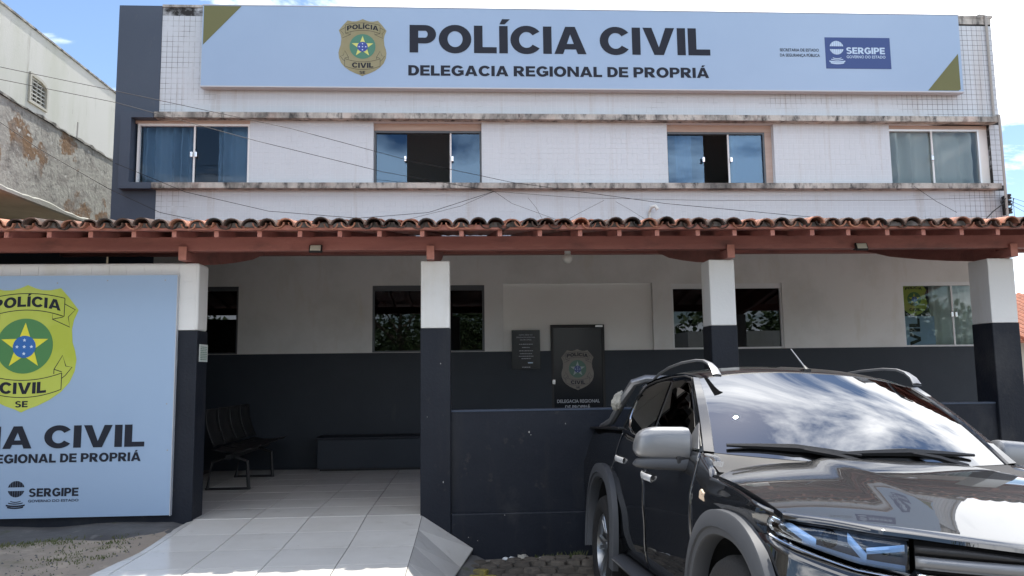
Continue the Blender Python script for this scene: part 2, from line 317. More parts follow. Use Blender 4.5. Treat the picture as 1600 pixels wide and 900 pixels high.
def crest(parent, cx_, cz, h, y, m, m2):
    """balloon crest: striped globe with a band, ribbon scroll below"""
    rr = h*.29; zc = cz+h*.21; mb = MB()
    for s_, a0, a1 in ((1, 14, 90), (1, 90, 166), (1, 194, 270), (1, 270, 346)):
        pass
    n = 7
    for k in range(n):           # vertical gores above and below the band
        xa, xb = -1+2*(k+.07)/n, -1+2*(k+.93)/n
        for s_ in (1, -1):
            top = []; lo = .22
            xs = [xa+(xb-xa)*j/4 for j in range(5)]
            top = [(x, max(lo, math.sqrt(max(0, 1-x*x)))) for x in xs]
            if max(z for _, z in top) <= lo+.02: continue
            poly = [(xs[0], lo), (xs[-1], lo)] + top[::-1]
            P = [(cx_+a*rr, zc+s_*b*rr) for a, b in poly]
            mb.prism([(p[0], y, p[1]) for p in (P if s_ > 0 else P[::-1])], (0, -.002, 0))
    for zz, ww, hh in ((-.24, .36, .03), (-.30, .50, .035), (-.37, .66, .055), (-.44, .56, .05)):
        P = [(cx_+h*ww/2*(-1+2*i/8), cz+h*(zz+.035*(2*i/8-1)**2)) for i in range(9)]
        mb.prism([(p[0], y, p[1]) for p in P]+[(p[0], y, p[1]-hh*h) for p in P[::-1]], (0, -.002, 0))
    o = mb.build('crest', m, parent); o['kind'] = 'stuff'; return o
random.seed(7)
# ================================================================== GROUND
GX0, GXN = .0568, .0663
def smooth(a, b, x):
    t = min(1, max(0, (x-a)/(b-a))); return t*t*(3-2*t)
def ground_h(X, Y):
    P = .05-(GX0*(X-1.947)+GXN*(Y-3.143))
    P = max(-.14, min(.42, P))
    gut = .0 + .02*math.sin(X*2)
    t = smooth(6.15, 6.75, Y)*smooth(-.9, -.1, X); P = P*(1-t)+gut*t            # rises to the foot of the low wall
    left = .372-.035*max(0, 6.95-Y)*.5+.012*math.sin(X*3+Y*2.3)+.008*math.sin(7*X-3*Y)
    t = 1-smooth(-2.55, -1.9, X); t *= smooth(2.5, 4.5, Y); P = P*(1-t)+left*t
    t = smooth(-2.35, -2.1, X)*(1-smooth(-.5, -.05, X))*smooth(3.2, 4.2, Y)
    P = P*(1-t)+min(P, .12)*t                                                   # under the ramp
    if Y > 7.2: P = min(P, .3)
    return P
def axis(a, b, st, far):
    c = [a+(b-a)*i/round((b-a)/st) for i in range(round((b-a)/st)+1)]
    return [-far, -far/4, -60, -25, -14] + c + [14, 25, 60, far/4, far] if a > -14 else c
gx = axis(-8, 9, .14, 900); gy = axis(-3, 7.4, .13, 900)
mb = MB(); mb.grid([[(x, y, ground_h(x, y) if abs(x) < 14 and -10 < y < 14 else .0) for x in gx] for y in gy])
street = mb.build('street', 'paving', smooth=True); tag(street, kind='structure')
mb = MB(); dx_ = [-9+.13*i for i in range(54)]; dy_ = [4.2+.1*j for j in range(26)]
mb.grid([[(x, y, ground_h(x, y)+.005) for x in dx_] for y in dy_]); o = mb.build('dirt', 'dirt', smooth=True); tag(o, kind='structure')
# worn concrete strip at the foot of the sign wall
mb = MB(); xs = [-8+.16*i for i in range(36)]; ys = [6.98-.1*j for j in range(9)]
def edge_y(x): return 6.42+.10*math.sin(x*2.1)+.05*math.sin(x*7.3)
mb.grid([[(x, 6.98-(6.98-edge_y(x))*j/8, ground_h(x, 6.98-(6.98-edge_y(x))*j/8)+.016-.012*(j == 8)) for x in xs] for j in range(9)])
o = mb.build('pavement', 'concrete', smooth=True); tag(o, kind='structure')
# cobbles between ramp and truck
cm = []
for k in range(5):
    m_ = MB(); n = 9; rows = []
    for rr, zz in ((1.0, -.05), (.99, .0), (.86, .020), (.5, .027)):
        rows.append([(rr*.068*(abs(math.cos(a))**.5)*math.copysign(1, math.cos(a))*(1+.12*math.sin(3*a+k)), rr*.055*(abs(math.sin(a))**.5)*math.copysign(1, math.sin(a))*(1+.12*math.cos(2*a+k)), zz) for a in [2*math.pi*i/n for i in range(n)]])
    o_ = 0; m_.v = [p for row in rows for p in row]
    m_.f = [(i*n+j, i*n+(j+1) % n, (i+1)*n+(j+1) % n, (i+1)*n+j) for i in range(3) for j in range(n)] + [tuple(3*n+j for j in range(n))]
    cm.append((m_.mesh('cobblestone', 'cobble', True), None))
    me2 = cm[-1][0].copy(); me2.materials.clear(); me2.materials.append(MT['cobble_yellow']); cm[-1] = (cm[-1][0], me2)
for j in range(11):
    for i in range(15):
        X = -.34+i*.142+(.07 if j % 2 else 0)+rnd(-.012, .012); Y = 6.80-j*.118+rnd(-.01, .01)
        if X > 1.75 or X < -.05-.30*smooth(6.9, 5.6, Y): continue
        yel = (X < .22 and Y < 6.66 and random.random() < .55)
        o = link('cobblestone', cm[random.randrange(5)][1 if yel else 0], street, (X, Y, ground_h(X, Y)+rnd(.0, .012))); o.rotation_euler = (rnd(-.06, .06), rnd(-.06, .06), rnd(-.12, .12)+(math.pi if random.random() < .5 else 0)); s_ = rnd(.92, 1.08); o.scale = (s_, s_, 1)
mb = MB(); mb.grid([[(x, y, ground_h(x, y)+.008) for x in [-.45+.12*i for i in range(42)]] for y in [5.2+.11*j for j in range(16)]])
o = mb.build('gutter_sand', 'sand', smooth=True); tag(o, kind='structure')
# grass tufts along the pavement edge
mb = MB()
def tuft(x, y, n, h, sp=.05):
    z = ground_h(x, y)
    for _ in range(n):
        a = rnd(0, 6.28); px, py = x+rnd(-sp, sp), y+rnd(-sp, sp)*.5; hh = h*rnd(.5, 1.1); dx_, dy_ = math.cos(a)*hh*.5, math.sin(a)*hh*.5; wv = .004
        mb.add([(px-wv, py, z), (px+wv, py, z), (px+dx_*.5+wv*.7, py+dy_*.5, z+hh*.65), (px+dx_*.5-wv*.7, py+dy_*.5, z+hh*.65), (px+dx_, py+dy_, z+hh)], [(0, 1, 2, 3), (3, 2, 4)])
for _ in range(260):
    x = rnd(-4.4, -2.6); 
    if math.sin(x*5.1)+.6*math.sin(x*13)+rnd(-.5, .5) < -.35: continue
    tuft(x, edge_y(x)-rnd(-.10, .16), 5, rnd(.012, .038), .06)
for _ in range(70): tuft(rnd(-3.1, -2.56), rnd(5.6, 6.35), 5, rnd(.012, .035))
for _ in range(70): tuft(rnd(-4.4, -2.6), rnd(5.3, 6.3), 4, rnd(.01, .022))
for _ in range(14): tuft(rnd(.55, 1.0), rnd(6.84, 6.92), 6, rnd(.03, .07), .03)
tag(mb.build('grass', 'grass', fix=False), 'low green weeds growing along the broken pavement edge', 'grass', kind='stuff')
# pebbles
mb = MB()
for _ in range(420):
    if random.random() < .6: x, y = rnd(-4.6, -2.5), rnd(5.2, 6.5)
    else: x, y = rnd(-.1, 1.2), rnd(5.8, 6.9)
    s_ = rnd(.004, .014); z = ground_h(x, y)+s_*.4
    mb.add([(x+s_, y, z), (x, y+s_, z), (x-s_*.9, y, z), (x, y-s_*.8, z), (x, y, z+s_*.8), (x, y, z-s_)], [(0,1,4),(1,2,4),(2,3,4),(3,0,4),(1,0,5),(2,1,5),(3,2,5),(0,3,5)])
tag(mb.build('pebbles', 'concrete', fix=False), 'small loose pebbles scattered on the dirt and cobbles', 'pebbles', kind='stuff')
# ================================================================== BUILDING
D = 10.6; BX0, BX1, BTOP = -4.88, 7.83, 6.82
bld = thing('police_building', (1.5, D, .4), 'two-storey white tiled police station with four upper windows and dark corner band', 'building')
inv = Matrix.Translation((-1.5, -D, -.4))
def part(mb_, name, m, parent=bld, smooth=False, fix=True, label=None):
    o = mb_.build(name, m, parent, smooth, fix)
    if parent is bld: o.matrix_parent_inverse = inv
    if label: o['label'] = label
    return o
def holed(mb_, x0, x1, z0, z1, y0, y1, holes):
    xs = sorted({x0, x1} | {a for h in holes for a in h[:2] if x0 < a < x1}); zs = sorted({z0, z1} | {a for h in holes for a in h[2:] if z0 < a < z1})
    for i in range(len(xs)-1):
        for k in range(len(zs)-1):
            cx_, cz = (xs[i]+xs[i+1])/2, (zs[k]+zs[k+1])/2
            if any(h[0] < cx_ < h[1] and h[2] < cz < h[3] for h in holes): continue
            mb_.box(xs[i], xs[i+1], y0, y1, zs[k], zs[k+1])
UW = [(-4.60, -3.04), (-1.33, .19), (2.855, 4.42), (6.15, 7.67)]; UZ0, UZ1 = 4.262, 5.17
LW = [(-4.75, -3.14), (-1.33, .21), (2.84, 4.43), (6.18, 7.70)]; LZ0, LZ1 = 1.925, 2.845
uh = [(a, b, UZ0, UZ1) for a, b in UW]; lh = [(a, b, LZ0, LZ1) for a, b in LW]
niche = (.47, 2.57, 1.915, 2.86); doorh = (1.125, 1.875, .4, 2.28)
# upper wall (grout behind the tiles), lower plaster, wainscot
mat('grout', (.60, .59, .57), .9)
def grout_nodes():
    t = MT['grout'].node_tree; b = t.nodes['Principled BSDF']; ge = t.nodes.new('ShaderNodeNewGeometry'); sp = t.nodes.new('ShaderNodeSeparateXYZ'); t.links.new(ge.outputs['Position'], sp.inputs[0])
    n = t.nodes.new('ShaderNodeTexNoise'); n.inputs['Scale'].default_value = 1.6; n.inputs['Detail'].default_value = 6; n.inputs['Roughness'].default_value = .7; t.links.new(ge.outputs['Position'], n.inputs['Vector'])
    def rng(sock, a, b_, lo, hi):
        m_ = t.nodes.new('ShaderNodeMapRange'); m_.inputs[1].default_value = a; m_.inputs[2].default_value = b_; m_.inputs[3].default_value = lo; m_.inputs[4].default_value = hi; t.links.new(sock, m_.inputs[0]); return m_.outputs[0]
    def mth(op, a, b_):
        m_ = t.nodes.new('ShaderNodeMath'); m_.operation = op
        for i, s_ in enumerate((a, b_)):
            if isinstance(s_, (int, float)): m_.inputs[i].default_value = s_
            else: t.links.new(s_, m_.inputs[i])
        return m_.outputs[0]
    right = rng(sp.outputs['X'], 6.2, 7.5, 0, .42); left = rng(sp.outputs['X'], -3.2, -4.0, 0, .20)
    hi = rng(sp.outputs['Z'], 5.25, 5.5, .0, 1.0); midr = rng(sp.outputs['X'], 2.0, 5.0, .0, .13)
    mould = mth('ADD', mth('ADD', right, left), mth('MULTIPLY', hi, mth('ADD', midr, .10)))   # mould has settled in the upper and right-hand joints
    fac = mth('ADD', n.outputs['Fac'], mould)
    rp = rng(fac, .66, .84, 0, 1)
    mx_ = t.nodes.new('ShaderNodeMix'); mx_.data_type = 'RGBA'; mx_.inputs['A'].default_value = (.61, .65, .685, 1); mx_.inputs['B'].default_value = (.022, .022, .022, 1); t.links.new(rp, mx_.inputs['Factor']); t.links.new(mx_.outputs['Result'], b.inputs['Base Color'])
grout_nodes()
mb = MB(); holed(mb, -4.29, BX1, 3.3, BTOP, D+.0015, D+.25, uh); part(mb, 'upper_wall', 'grout')
mb = MB(); holed(mb, -4.29, BX1, 1.92, 3.3, D+.012, D+.25, lh+[niche]); part(mb, 'lower_wall', 'white_paint')
mb = MB(); holed(mb, .47, 2.57, 1.92, 2.86, D+.06, D+.25, [doorh]); part(mb, 'blocked_doorway', 'niche_paint')
mb = MB(); holed(mb, BX0, BX1, .3, 1.92, D+.004, D+.25, [doorh]); part(mb, 'wainscot', 'dark_wall')
mb = MB(); holed(mb, BX0, -4.29, 1.92, BTOP+.015, D-.01, D+.25, [uh[0], lh[0]]); part(mb, 'corner_band', 'band_paint')
# dark box frame round the corner window
mb = MB(); X0, X1, z0, z1 = -4.74, -4.285, UZ0-.085, UZ1+.075
mb.box(X0, -4.60, D-.14, D-.011, z0, z1); mb.box(-4.60, X1-.02, D-.14, D-.011, z0, UZ0); mb.box(-4.60, X1-.02, D-.14, D-.011, UZ1, z1); part(mb, 'window_surround', 'band_paint')
# side walls, back, roof and rooms
mb = MB(); mb.box(BX0, BX0+.2, D+.25, 17, .3, BTOP); part(mb, 'side_wall', 'white_paint')
mb = MB(); mb.box(BX1-.2, BX1, D+.25, 17, .3, BTOP); part(mb, 'side_wall', 'tile_white')
mb = MB(); mb.box(BX0, BX1, 17, 17.2, .3, BTOP); part(mb, 'back_wall', 'white_paint')
mb = MB(); mb.box(BX0+.2, BX1-.2, D+.25, 17, 6.2, 6.35); part(mb, 'roof', 'room_light')
mb = MB(); mb.box(BX0+.2, BX1-.2, D+.25, 17, 3.35, 3.55); part(mb, 'upper_floor', 'room')
mb = MB(); mb.box(BX0+.2, BX1-.2, 13.2, 13.3, .4, 6.2); mb.box(1.2, 1.3, D+.25, 13.2, .4, 6.2); mb.box(5.3, 5.4, D+.25, 13.2, .4, 6.2); mb.box(-2.2, -2.1, D+.25, 13.2, .4, 6.2); part(mb, 'partition', 'room_light')
# parapet cap
mb = MB(); mb.box(-4.29, BX1+.03, D-.012, D+.27, BTOP, BTOP+.035); part(mb, 'parapet_cap', 'ledge')
mb = MB(); mb.box(7.18, BX1+.002, D-.004, D+.012, BTOP-.10, BTOP); part(mb, 'parapet_edge', 'ledge')
# wall tiles, one mesh: smaller than ten pixels each
TP = .0762; mb = MB(); tz0 = 3.42; rs = random.Random(3)
SGX0, SGX1, SGZ0 = -3.66, 7.2, 5.75
for k in range(int((BTOP-.10-tz0)/TP)):
    za, zb = tz0+k*TP, tz0+(k+1)*TP
    for i in range(int((BX1+4.29)/TP)):
        xa, xb = -4.29+i*TP, -4.29+(i+1)*TP; cx_, cz = (xa+xb)/2, (za+zb)/2
        if SGX0 < cx_ < SGX1 and cz > SGZ0: continue
        if 4.18 < cz < 4.27 or 5.165 < cz < 5.26: continue
        cut = False
        for (a, b, c_, d_) in uh:
            if zb > c_+.005 and za < d_-.005:
                if xa >= a-.01 and xb <= b+.01: cut = True; break
                if xa < a < xb: xb = a
                elif xa < b < xb: xa = b
        if cut or xb-xa < .012: continue
        g = .0018; yf = D+rs.uniform(-.0006, .0006); p = [(xa+g, za+g), (xb-g, za+g), (xb-g, zb-g), (xa+g, zb-g)]
        e = .0014; pi_ = [(xa+g+e, za+g+e), (xb-g-e, za+g+e), (xb-g-e, zb-g-e), (xa+g+e, zb-g-e)]
        mb.add([(a, D+.0015, b) for a, b in p]+[(a, yf, b) for a, b in pi_], [(4, 5, 6, 7), (0, 1, 5, 4), (1, 2, 6, 5), (2, 3, 7, 6), (3, 0, 4, 7)])
o = part(mb, 'wall_tiles', 'tile_white', fix=False, label='small square white glazed tiles covering the upper facade'); o['kind'] = 'stuff'
# ledges
mb = MB(); mb.box(-4.30, 7.73, D-.13, D+.02, 5.175, 5.255); part(mb, 'ledge', 'ledge', label='upper stained concrete ledge over the windows')
mb = MB(); mb.box(-4.31, 7.70, D-.13, D+.02, 4.185, 4.262); part(mb, 'ledge', 'ledge', label='lower stained concrete ledge under the windows')
# ---- upper windows
def rect(mb_, x0, x1, z0, z1, y0, y1): mb_.box(x0, x1, y0, y1, z0, z1)
def window(x0, x1, z0, z1, yg, fm, panes, stile=None, handle=None, head=.03):
    """frame (part) with panes, stile and handle (sub-parts); yg = glass plane"""
    mb_ = MB(); t = .028
    rect(mb_, x0, x1, z1-head, z1, yg-.03, yg+.04); rect(mb_, x0, x1, z0, z0+.02, yg-.03, yg+.04); rect(mb_, x0, x0+t, z0+.02, z1-head, yg-.03, yg+.04); rect(mb_, x1-t, x1, z0+.02, z1-head, yg-.03, yg+.04)
    fr = part(mb_, 'window', fm)
    for (a, b, gm, dy_) in panes:
        m_ = MB(); rect(m_, a, b, z0+.02, z1-head, yg+dy_, yg+dy_+.008); m_.build('pane', gm, fr)
    if stile is not None:
        m_ = MB(); rect(m_, stile-.012, stile+.012, z0+.02, z1-head, yg-.018, yg-.004); m_.build('stile', 'frame_white', fr)
    for hx in (handle or []):
        m_ = MB(); rect(m_, hx-.018, hx+.018, (z0+z1)/2-.045, (z0+z1)/2+.03, yg-.05, yg-.021); bevel(m_.build('latch', 'steel', fr), .006)
    return fr
window(UW[0][0]+.03, UW[0][1], UZ0, UZ1-.04, D+.04, 'frame_white', [(-4.54, -3.80, 'glass_blue', .012), (-3.80, -3.07, 'glass_blue', 0)], -3.80, [-3.83, -3.77], .03)
window(UW[1][0], UW[1][1], UZ0, UZ1-.10, D+.12, 'frame_dark', [(-1.31, -.87, 'glass_clear', .012), (-.24, .165, 'glass_clear', 0)], -.25, [-.89, -.225], .03)
window(UW[2][0], UW[2][1]-.1, UZ0, UZ1-.10, D+.12, 'frame_dark', [(2.875, 3.42, 'glass_clear', .012), (3.79, 4.30, 'glass_clear', 0)], 3.78, [3.40, 3.81], .03)
window(UW[3][0], UW[3][1]-.12, UZ0, UZ1-.05, D+.09, 'aluminium', [(6.17, 6.83, 'glass_grey', .012), (6.83, 7.52, 'glass_grey', 0)], 6.83, [6.81], .03)
for k, (a, b) in enumerate(UW):         # pinkish plaster soffit and reveals
    hh = (.04, .10, .10, .05)[k]; dy_ = (.04, .12, .12, .09)[k]
    m_ = MB(); m_.box(a, b, D+dy_-.035, D+.24, UZ1-hh, UZ1); part(m_, 'lintel', 'soffit_pink')
    if k in (2, 3): m_ = MB(); m_.box(b-(.1, .12)[k-2], b, D+dy_-.03, D+.24, UZ0, UZ1-hh); part(m_, 'reveal', 'soffit_pink' if k == 2 else 'white_paint')
# ---- lower windows
window(LW[0][0], LW[0][1], LZ0, LZ1, D+.06, 'frame_dark', [(-4.72, -3.9, 'glass_dark', .012), (-3.9, -3.17, 'glass_dark', 0)], head=.06)
window(LW[1][0], LW[1][1], LZ0, LZ1, D+.06, 'frame_dark', [(-1.30, -.56, 'glass_dark', .012), (-.56, .18, 'glass_dark', 0)], head=.07)
window(LW[2][0], LW[2][1], LZ0, LZ1, D+.06, 'frame_white', [(2.87, 3.64, 'glass_dark', .012), (3.64, 4.40, 'glass_dark', 0)], head=.07)
window(LW[3][0], LW[3][1], LZ0, LZ1, D+.05, 'frame_white', [(6.2, 6.93, 'glass_mid', .012), (6.93, 7.68, 'glass_mid', 0)], 6.93, [6.90, 6.96], .05)
# ---- glass door with shield
mb = MB(); rect(mb, 1.125, 1.16, .41, 2.28, D+.012, D+.07); rect(mb, 1.84, 1.875, .41, 2.28, D+.012, D+.07); rect(mb, 1.16, 1.84, 2.24, 2.28, D+.012, D+.07)
door = part(mb, 'door', 'black_plastic', label='dark glass entrance door with police shield')
m_ = MB(); rect(m_, 1.16, 1.84, .42, 2.24, D+.03, D+.042); m_.build('door_glass', 'door_film', door)
emblem(door, 1.492, 1.66, .455, D+.029, ('shield_grey', 'ring_dull', 'star_dull', 'disc_dull', 'tiny_star', 'print_dark'), 1, nested=False)
lettering('lettering', 'DELEGACIA REGIONAL', 1.20, 1.79, 1.205, 1.250, D+.0275, 'letter_grey', door, .02)
lettering('lettering', 'DE PROPRIÁ', 1.31, 1.66, 1.125, 1.170, D+.0275, 'letter_grey', door, .02)
m_ = MB(); rect(m_, 1.135, 1.175, 1.46, 1.53, D-.03, D+.011); bevel(m_.build('lock', 'steel', door), .006)
m_ = MB(); rect(m_, 1.75, 1.85, 2.245, 2.27, D-.01, D+.011); m_.build('pivot_plate', 'aluminium', door)
# ---- plaque
pl = thing('wall_plaque', (.775, D, 1.68), 'small black inauguration plaque with white text beside the glass door', 'plaque')
pi2 = Matrix.Translation((-.775, -D, -1.68))
def kid(o, root_inv):
    for q in (o if isinstance(o, list) else [o]): q.matrix_parent_inverse = root_inv
    return o
mb = MB(); rect(mb, .582, .972, 1.672, 2.21, D-.022, D+.0); kid(mb.build('plate', 'door_film', pl), pi2)
random.seed(11)
for zz, ww, hh, tx in ((2.135, .19, .016, 'NOVA SEDE DA'), (2.102, .26, .016, 'DELEGACIA REGIONAL'), (2.068, .16, .016, 'DE PROPRIÁ')):
    kid(lettering('lettering', tx, .777-ww/2, .777+ww/2, zz, zz+hh, D-.0235, 'letter_grey', pl, .01), pi2)
mb = MB()
for zz, ww in ((2.015, .19), (1.97, .11), (1.925, .19), (1.885, .17), (1.85, .20), (1.818, .13), (1.70, .11)):
    x = .777-ww/2
    while x < .777+ww/2-.01:
        l_ = rnd(.008, .03); stroke(mb, [(x, zz), (min(x+l_, .777+ww/2), zz)], .009, D-.0235); x += l_+.006
kid(mb.build('fine_print', 'letter_grey', pl, fix=False), pi2)['kind'] = 'stuff'
mb = MB(); rect(mb, .80, .87, 1.752, 1.768, D-.0245, D-.0221); kid(mb.build('logo', 'print_pale', pl), pi2)
# ---- CCTV-like bulb lamp under the canopy and a conduit
o = MB(); o.tube([(7.74, D-.03, BTOP+.02), (7.735, D-.03, 5.27)], .018, 8); o.tube([(7.735, D-.145, 5.27), (7.735, D-.145, 3.6)], .018, 8); o.tube([(7.735, D-.03, 5.275), (7.735, D-.145, 5.27)], .018, 8); o.tube([(7.74, D-.03, BTOP+.02), (7.68, D+.02, BTOP+.06), (7.60, D+.06, BTOP+.03)], .014, 8)
part(o, 'conduit', 'pole', smooth=True)
o = MB(); o.tube([(2.55, D-.02, 3.70), (2.55, D-.05, 3.86), (2.57, D-.09, 3.92), (2.62, D-.12, 3.93), (2.65, D-.13, 3.88)], [.022, .02, .022, .026, .028], 10); part(o, 'weatherhead', 'lamp_white', smooth=True)
# ---- sign board on the facade
YS = 10.46; kS = YS/D
def S(x, z): return (x*kS, CZ+(z-CZ)*kS)
sg = thing('facade_signboard', (1.8, YS, 5.6), 'wide pale blue police sign board across the top of the facade', 'sign')
si = Matrix.Translation((-1.8, -YS, -5.6))
class SP:                                # parents made on the spot keep world coordinates
    pass
a, b = S(-3.735, 5.68), S(7.33, 6.858)
mb = MB(); mb.box(a[0], b[0], YS, YS+.11, a[1], b[1]); kid(mb.build('panel', 'sign_white', sg), si)
mb = MB(); mb.box(a[0]-.006, b[0]+.006, YS-.004, YS+.115, a[1]-.018, a[1]-.001); mb.box(a[0]-.006, b[0]+.006, YS-.004, YS+.115, b[1]+.001, b[1]+.012); kid(mb.build('trim', 'sign_edge', sg), si)
mb = flat([S(-3.72, 6.85), S(-3.20, 6.85), S(-3.72, 6.275)], YS-.001, YS-.003); kid(mb.build('corner_triangle', 'print_olive', sg), si)
mb = flat([S(7.285, 6.26), S(7.285, 5.71), S(7.25, 5.69), S(6.785, 5.69)], YS-.001, YS-.003); kid(mb.build('corner_triangle', 'print_olive', sg), si)
def sletter(t, x0, x1, zb, zt, m, bold): p, q = S(x0, zb), S(x1, zt); return kid(lettering('lettering', t, p[0], q[0], p[1], q[1], YS-.0035, m, sg, bold), si)
sletter('POLÍCIA CIVIL', -.827, 3.54, 6.192, 6.603, 'print_dark', .055)
sletter('DELEGACIA REGIONAL DE PROPRIÁ', -.844, 3.507, 5.851, 6.003, 'print_dark', .055)
sletter('SECRETARIA DE ESTADO', 4.578, 5.165, 6.268, 6.312, 'print_dark', .012)
sletter('DA SEGURANÇA PÚBLICA', 4.578, 5.176, 6.188, 6.232, 'print_dark', .012)
p = [S(5.262, 6.49), S(6.250, 6.49), S(6.250, 6.012), S(5.262, 6.012)]
kid(flat(p, YS-.001, YS-.003).build('logo_field', 'print_navy', sg), si)
for t, x0, x1, zb, zt, bo in (('SERGIPE', 5.578, 6.165, 6.238, 6.338, .06), ('GOVERNO DO ESTADO', 5.58, 6.168, 6.172, 6.214, .014)):
    p, q = S(x0, zb), S(x1, zt); kid(lettering('lettering', t, p[0], q[0], p[1], q[1], YS-.0045, 'print_pale', sg, bo), si)
p = S(5.435, 6.255); kid(crest(sg, p[0], p[1], .36*kS, YS-.0031, 'print_pale', None), si)
p = S(-1.492, 6.258); kid(emblem(sg, p[0], p[1], .682*kS, YS, ('shield_gold', 'ring_green', 'star_yellow', 'disc_blue', 'tiny_star', 'print_dark')), si)
random.seed(21)
# ================================================================== PORCH FLOOR AND RAMP
FZ = .40; PY = 6.95; TW = .49
mb = MB(); mb.box(-6, 8.2, 6.99, D+.003, .1, FZ-.012); porch = mb.build('porch_floor', 'floor_joint'); tag(porch, kind='structure')
tile_me = MB(); h_ = TW/2-.004
tile_me.box(-h_, h_, -h_, h_, -.01, 0); tile_me = tile_me.mesh('floor_tile', 'floor_tile')
xj = [-.425-TW*k for k in range(-1, 6)]
for j in range(8):
    for k in range(-1, 6):
        xc, yc = -.425-TW*(k+.5), 6.985+TW*(j+.5)
        if yc+h_ > D: continue
        o = link('floor_tile', tile_me, porch, (xc, yc, FZ+rnd(-.0008, .0008))); o.rotation_euler = (rnd(-.0015, .0015), rnd(-.0015, .0015), 0)
mb = MB(); mb.box(.07, 8.1, 6.99, D-.002, FZ-.012, FZ); mb.build('floor_slab', 'floor_tile', porch)
# ramp
ramp = thing('tiled_ramp', (-1.4, 6, .2), 'cream tiled entrance ramp between the sign wall and the low dark wall', 'ramp')
ri = Matrix.Translation((1.4, -6, -.2))
RZ = [(3.4, .16), (4.0, .26), (4.6, .315), (5.4, .345), (6.0, .352), (6.5, .372), (6.98, .398)]
rz = lambda y: interp(y, RZ)
def quad_tile(c4, th=.012, name='floor_tile', shrink=.0035):
    """four top corners -> thin slab, pulled in for the joint"""
    c = sum((Vector(p) for p in c4), Vector())/len(c4); P = [Vector(p)+(c-Vector(p)).normalized()*shrink*1.4 for p in c4]
    return kid(MB().prism(P, (0, 0, -th)).build(name, 'floor_tile', ramp), ri)
yr = [6.98, 6.47, 5.98, 5.47, 4.97, 4.47, 3.95, 3.4]
for j in range(7):
    for k in range(4):
        a, b = -.425-TW*k, -.425-TW*(k+1)
        quad_tile([(b, yr[j+1], rz(yr[j+1])), (a, yr[j+1], rz(yr[j+1])), (a, yr[j], rz(yr[j])), (b, yr[j], rz(yr[j]))])
# left border strip with a chipped edge
lx = [(6.98, -2.44), (6.47, -2.49), (6.0, -2.50), (5.75, -2.53), (5.47, -2.52), (4.97, -2.56), (4.2, -2.58)]
for j in range(6):
    y0, x0 = lx[j]; y1, x1 = lx[j+1]
    quad_tile([(x1, y1, rz(y1)-.012), (-2.387, y1, rz(y1)), (-2.387, y0, rz(y0)), (x0, y0, rz(y0)-.012)], .02)
# right flank: fan of cut tiles falling to the cobbles
top = [(6.945, .396), (6.47, rz(6.47)), (5.98, rz(5.98)), (5.47, rz(5.47)), (4.97, rz(4.97)), (4.2, rz(4.2))]
low = [(.02, 6.945, .105), (-.085, 6.52, .05), (-.15, 6.1, .06), (-.17, 5.6, .075), (-.2, 5.0, .09), (-.22, 4.2, .11)]
for j in range(5):
    (ya, za), (yb, zb) = top[j], top[j+1]; A = (-.425, ya, za); B_ = (-.425, yb, zb); Cc = low[j]; Dd = low[j+1]
    quad_tile([A, B_, Cc], .012, shrink=.002); quad_tile([B_, Dd, Cc], .012, shrink=.002)
mb = MB()      # bed of the ramp (shows dark in the joints)
ys_ = [6.98, 6.5, 6.0, 5.5, 5.0, 4.2, 3.4]
mb.grid([[(-2.47, y, .08), (-2.40, y, rz(y)-.022), (-.425, y, rz(y)-.011), (interp(y, [(4.2, -.22), (5, -.2), (5.6, -.17), (6.1, -.15), (6.52, -.085), (6.945, .02)])-.006, y, interp(y, [(4.2, .11), (5, .09), (5.6, .075), (6.1, .06), (6.52, .05), (6.945, .105)])-.012), (interp(y, [(4.2, -.22), (6.1, -.15), (6.945, .02)])+.0, y, -.15)] for y in ys_])
kid(mb.build('mortar_bed', 'floor_joint', ramp), ri)
mb = MB(); pts = [(6.93, .05), (6.6, -.03), (6.3, -.08), (6.0, -.10), (5.6, -.12)]   # rough mortar fillet at its foot
mb.grid([[(x-.07, y, ground_h(x, y)+.06), (x+.0, y, ground_h(x, y)+.045), (x+.06+.02*math.sin(y*9), y, ground_h(x, y)+.02), (x+.11, y, ground_h(x, y)-.01)] for y, x in pts])
kid(mb.build('mortar_fillet', 'concrete', ramp, True), ri)
# ================================================================== PILLARS AND LOW WALLS
ZP, ZB = 2.652, 2.04                # top, top of the dark paint
def pillar(x0, x1, y0, y1, label, zb0=.0, zbk=ZB):
    t = thing('porch_pillar', ((x0+x1)/2, (y0+y1)/2, zb0), label, 'pillar', 'porch pillars')
    m = Matrix.Translation((-(x0+x1)/2, -(y0+y1)/2, -zb0))
    mb_ = MB(); mb_.box(x0, x1, y0, y1, zbk, ZP); bevel(kid(mb_.build('white_shaft', 'pillar_white', t), m), .008)
    mb_ = MB(); mb_.box(x0-.004, x1+.004, y0-.004, y1+.004, zb0, zbk-.0005); bevel(kid(mb_.build('dark_base', 'dark_paint', t), m), .008)
    return t
pillar(-.437, -.176, PY, PY+.25, 'square porch pillar at the right edge of the tiled ramp', -.05)
pillar(2.222, 2.462, PY, PY+.25, 'square porch pillar rising directly behind the truck roof', -.1)
pillar(4.905, 5.163, PY, PY+.29, 'square porch pillar at the far right end of the porch', -.1)
